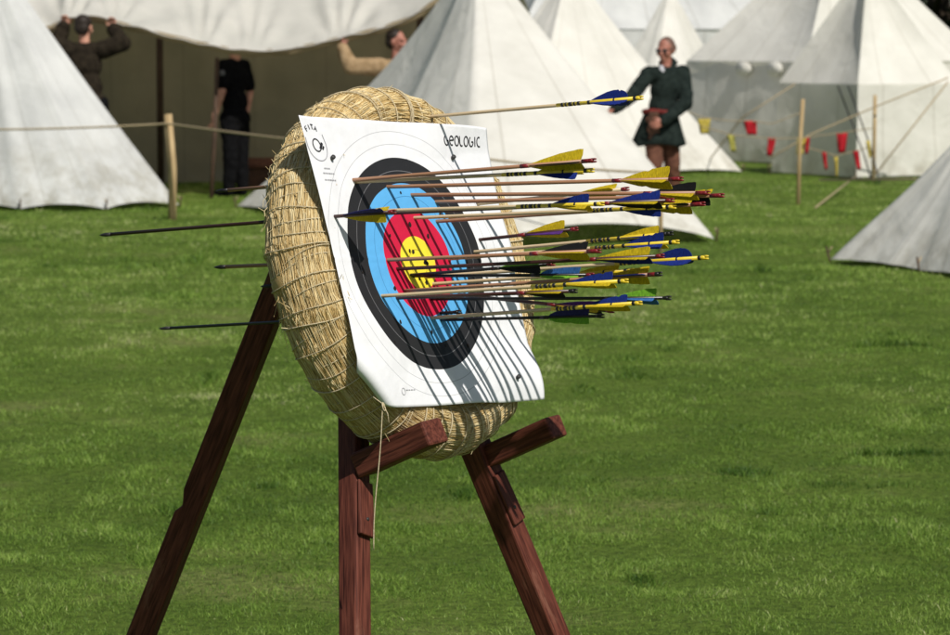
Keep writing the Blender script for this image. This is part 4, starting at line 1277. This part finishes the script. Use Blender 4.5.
A('brown arrow entering just under the gold, black nock behind yellow fletching', (405, 291), (660, 274), 'cedar', 'YBY', 50, .10, .018, nock_mat=A_BLK)
A('long pale banded arrow entering the left of the blue ring', (382, 296), (626, 281), 'crested', 'BYY', 78, .11, .018)
A('dark arrow with yellow upper vane and black nock, ending close to the boss', (396, 298), (575, 291), 'maroon', 'YYK', 65, .09, .015, nock_mat=A_BLK)
A('black arrow with a bright green vane above a light blue one', (432, 299), (669, 298), 'carbon', 'GLL', 72, .10, .018, nock_mat=A_BLK)
A('dark maroon arrow that slants down to the right with purple fletching', (462, 295), (612, 311), 'maroon', 'PYK', 75, .11, .014)
A('pale banded arrow entering the bottom of the red ring', (432, 318), (640, 303), 'crested', 'BYY', 70, .10, .018)
A('lowest arrow, black with a small dark blue vane and green lower vane', (442, 320), (602, 316), 'carbon', 'NGK', 110, .10, .016, shape='long', nock_mat=A_BLK)
A('lone pale arrow stuck in the straw above the paper, all blue fletching', (428, 117), (641, 98), 'crested', 'BBB', 85, .095, .019, shape='parabolic', lift=-.012)
A('yellow banded arrow with rounded blue fletching, farthest right in the lower cluster', (425, 277), (706, 257.5), 'crested', 'BBB', 90, .10, .020, shape='parabolic')
A('black arrow shot almost through, only its nock stub showing on the lower blue ring', (441, 313), (459, 312), 'carbon', 'KKK', 60, .005, .004, through=(163, 328), crest=False)

# ------------------------------------------------------------------ grass
m_gr, t, b = new_mat('grass_blade', .5, .3)
a_ = nd(t, 'ShaderNodeAttribute', attribute_name='tone')
rp = ramp(t, [(0, (.060, .130, .016)), (.28, (.165, .285, .040)), (.55, (.300, .450, .080)), (.8, (.43, .54, .15)), (1.0, (.66, .64, .36))])
t.links.new(a_.outputs['Fac'], rp.inputs[0]); t.links.new(rp.outputs[0], b.inputs['Base Color'])
tr = nd(t, 'ShaderNodeBsdfTranslucent'); t.links.new(rp.outputs[0], tr.inputs[0])
ms = nd(t, 'ShaderNodeMixShader'); ms.inputs[0].default_value = .45
t.links.new(b.outputs[0], ms.inputs[1]); t.links.new(tr.outputs[0], ms.inputs[2]); t.links.new(ms.outputs[0], t.nodes['Material Output'].inputs[0])

def value_noise(x, y, s, seed):
    g_ = np.random.default_rng(seed).random((256, 256))
    fx, fy = x / s + 50, y / s + 50
    ix, iy = np.floor(fx).astype(int), np.floor(fy).astype(int)
    u, v = fx - ix, fy - iy; u = u * u * (3 - 2 * u); v = v * v * (3 - 2 * v)
    G_ = lambda a, c: g_[a % 256, c % 256]
    return (G_(ix, iy) * (1 - u) + G_(ix + 1, iy) * u) * (1 - v) + (G_(ix, iy + 1) * (1 - u) + G_(ix + 1, iy + 1) * u) * v
bx, by = [], []
for y0, y1, dens in ((4.6, 8.4, 800), (8.4, 11, 10500), (11, 14, 6600), (14, 18, 3200), (18, 24, 1700), (24, 32, 850), (32, 42, 420)):
    hw1 = .158 * y1 + 1.0
    n = int((y1 - y0) * 2 * hw1 * dens)
    y = rng.uniform(y0, y1, n); x = rng.uniform(-hw1, hw1, n)
    k = np.abs(x) < .158 * y + 1.0
    bx.append(x[k]); by.append(y[k])
bx = np.concatenate(bx); by = np.concatenate(by)
tuft = value_noise(bx, by, .22, 1) * .6 + value_noise(bx, by, .09, 2) * .4
patch = value_noise(bx, by * .8, 1.3, 3) * .55 + value_noise(bx, by * .6, .5, 4) * .45
keep = rng.random(len(bx)) < .34 + 1.0 * tuft * (.55 + .9 * value_noise(bx, by * .6, .13, 13))
bx, by, tuft, patch = bx[keep], by[keep], tuft[keep], patch[keep]
n = len(bx)
hum = .65 * value_noise(bx, by * .55, .33, 12) + .35 * value_noise(bx, by * .6, .11, 14); hol = value_noise(bx, by * .6, .13, 13)
bz = np.array([gz(x, y) for x, y in zip(bx, by)])
Lb = (.009 + .020 * tuft ** 1.5 + .011 * rng.random(n)) * (.55 + .8 * hum) * (.75 + .5 * hol) * (1 + .25 * (by > 20))
wb = (.0008 + .0008 * rng.random(n)) * np.clip(by / 10, .9, 3.4)
az = rng.uniform(0, 2 * np.pi, n); weed = np.clip((value_noise(bx, by * .8, .27, 21) - .80) * 9, 0, 1) * np.clip((value_noise(bx, by, 1.9, 22) - .45) * 6, 0, 1)
Lb *= 1 + 1.1 * weed; wb *= 1 + .5 * weed
lean = np.abs(rng.normal(.85, .55, n)) + .35 * value_noise(bx, by, .5, 6)
laz = rng.uniform(0, 2 * np.pi, n) + value_noise(bx, by, .25, 7) * 2
dx, dy = np.cos(laz), np.sin(laz); sx, sy = np.cos(az), np.sin(az)
base = np.stack([bx, by, bz - .004], 1)
side_ = np.stack([sx, sy, np.zeros(n)], 1) * wb[:, None]
def lv(f):
    b2 = lean * f
    hz = Lb * f * np.sin(np.minimum(b2 + .1, 1.5)); vt = Lb * f * np.cos(np.minimum(b2 * .8, 1.45))
    return base + np.stack([dx * hz, dy * hz, vt], 1)
m1, m2 = lv(.55), lv(1.0)
vt = np.stack([base - side_, base + side_, m1 - side_ * .75, m1 + side_ * .75, m2], 1).reshape(-1, 3)
i0 = np.arange(n)[:, None] * 5
tri = np.concatenate([i0 + np.array([[0, 1, 3]]), i0 + np.array([[0, 3, 2]]), i0 + np.array([[2, 3, 4]])], 0)
tone = np.clip(.13 + .50 * patch ** 1.2 + .34 * (hum - .45) + .34 * (hol - .5) + .22 * (tuft - .5) - .30 * weed + .48 * (rng.random(n) - .35) + .34 * (value_noise(bx, by, 4., 9) - .5) + np.where(rng.random(n) < .03, .34, 0), 0, 1)  # hollows darker, humps lighter: shade put into tone, besides patches, weeds and scatter
tone5 = np.repeat(tone, 5)
go = link('grass', vt, tri, m_gr, smooth=False, attrs={'tone': ('FLOAT', tone5)})
tag(go, 'short rough green meadow grass covering the whole field', 'grass', kind='stuff')
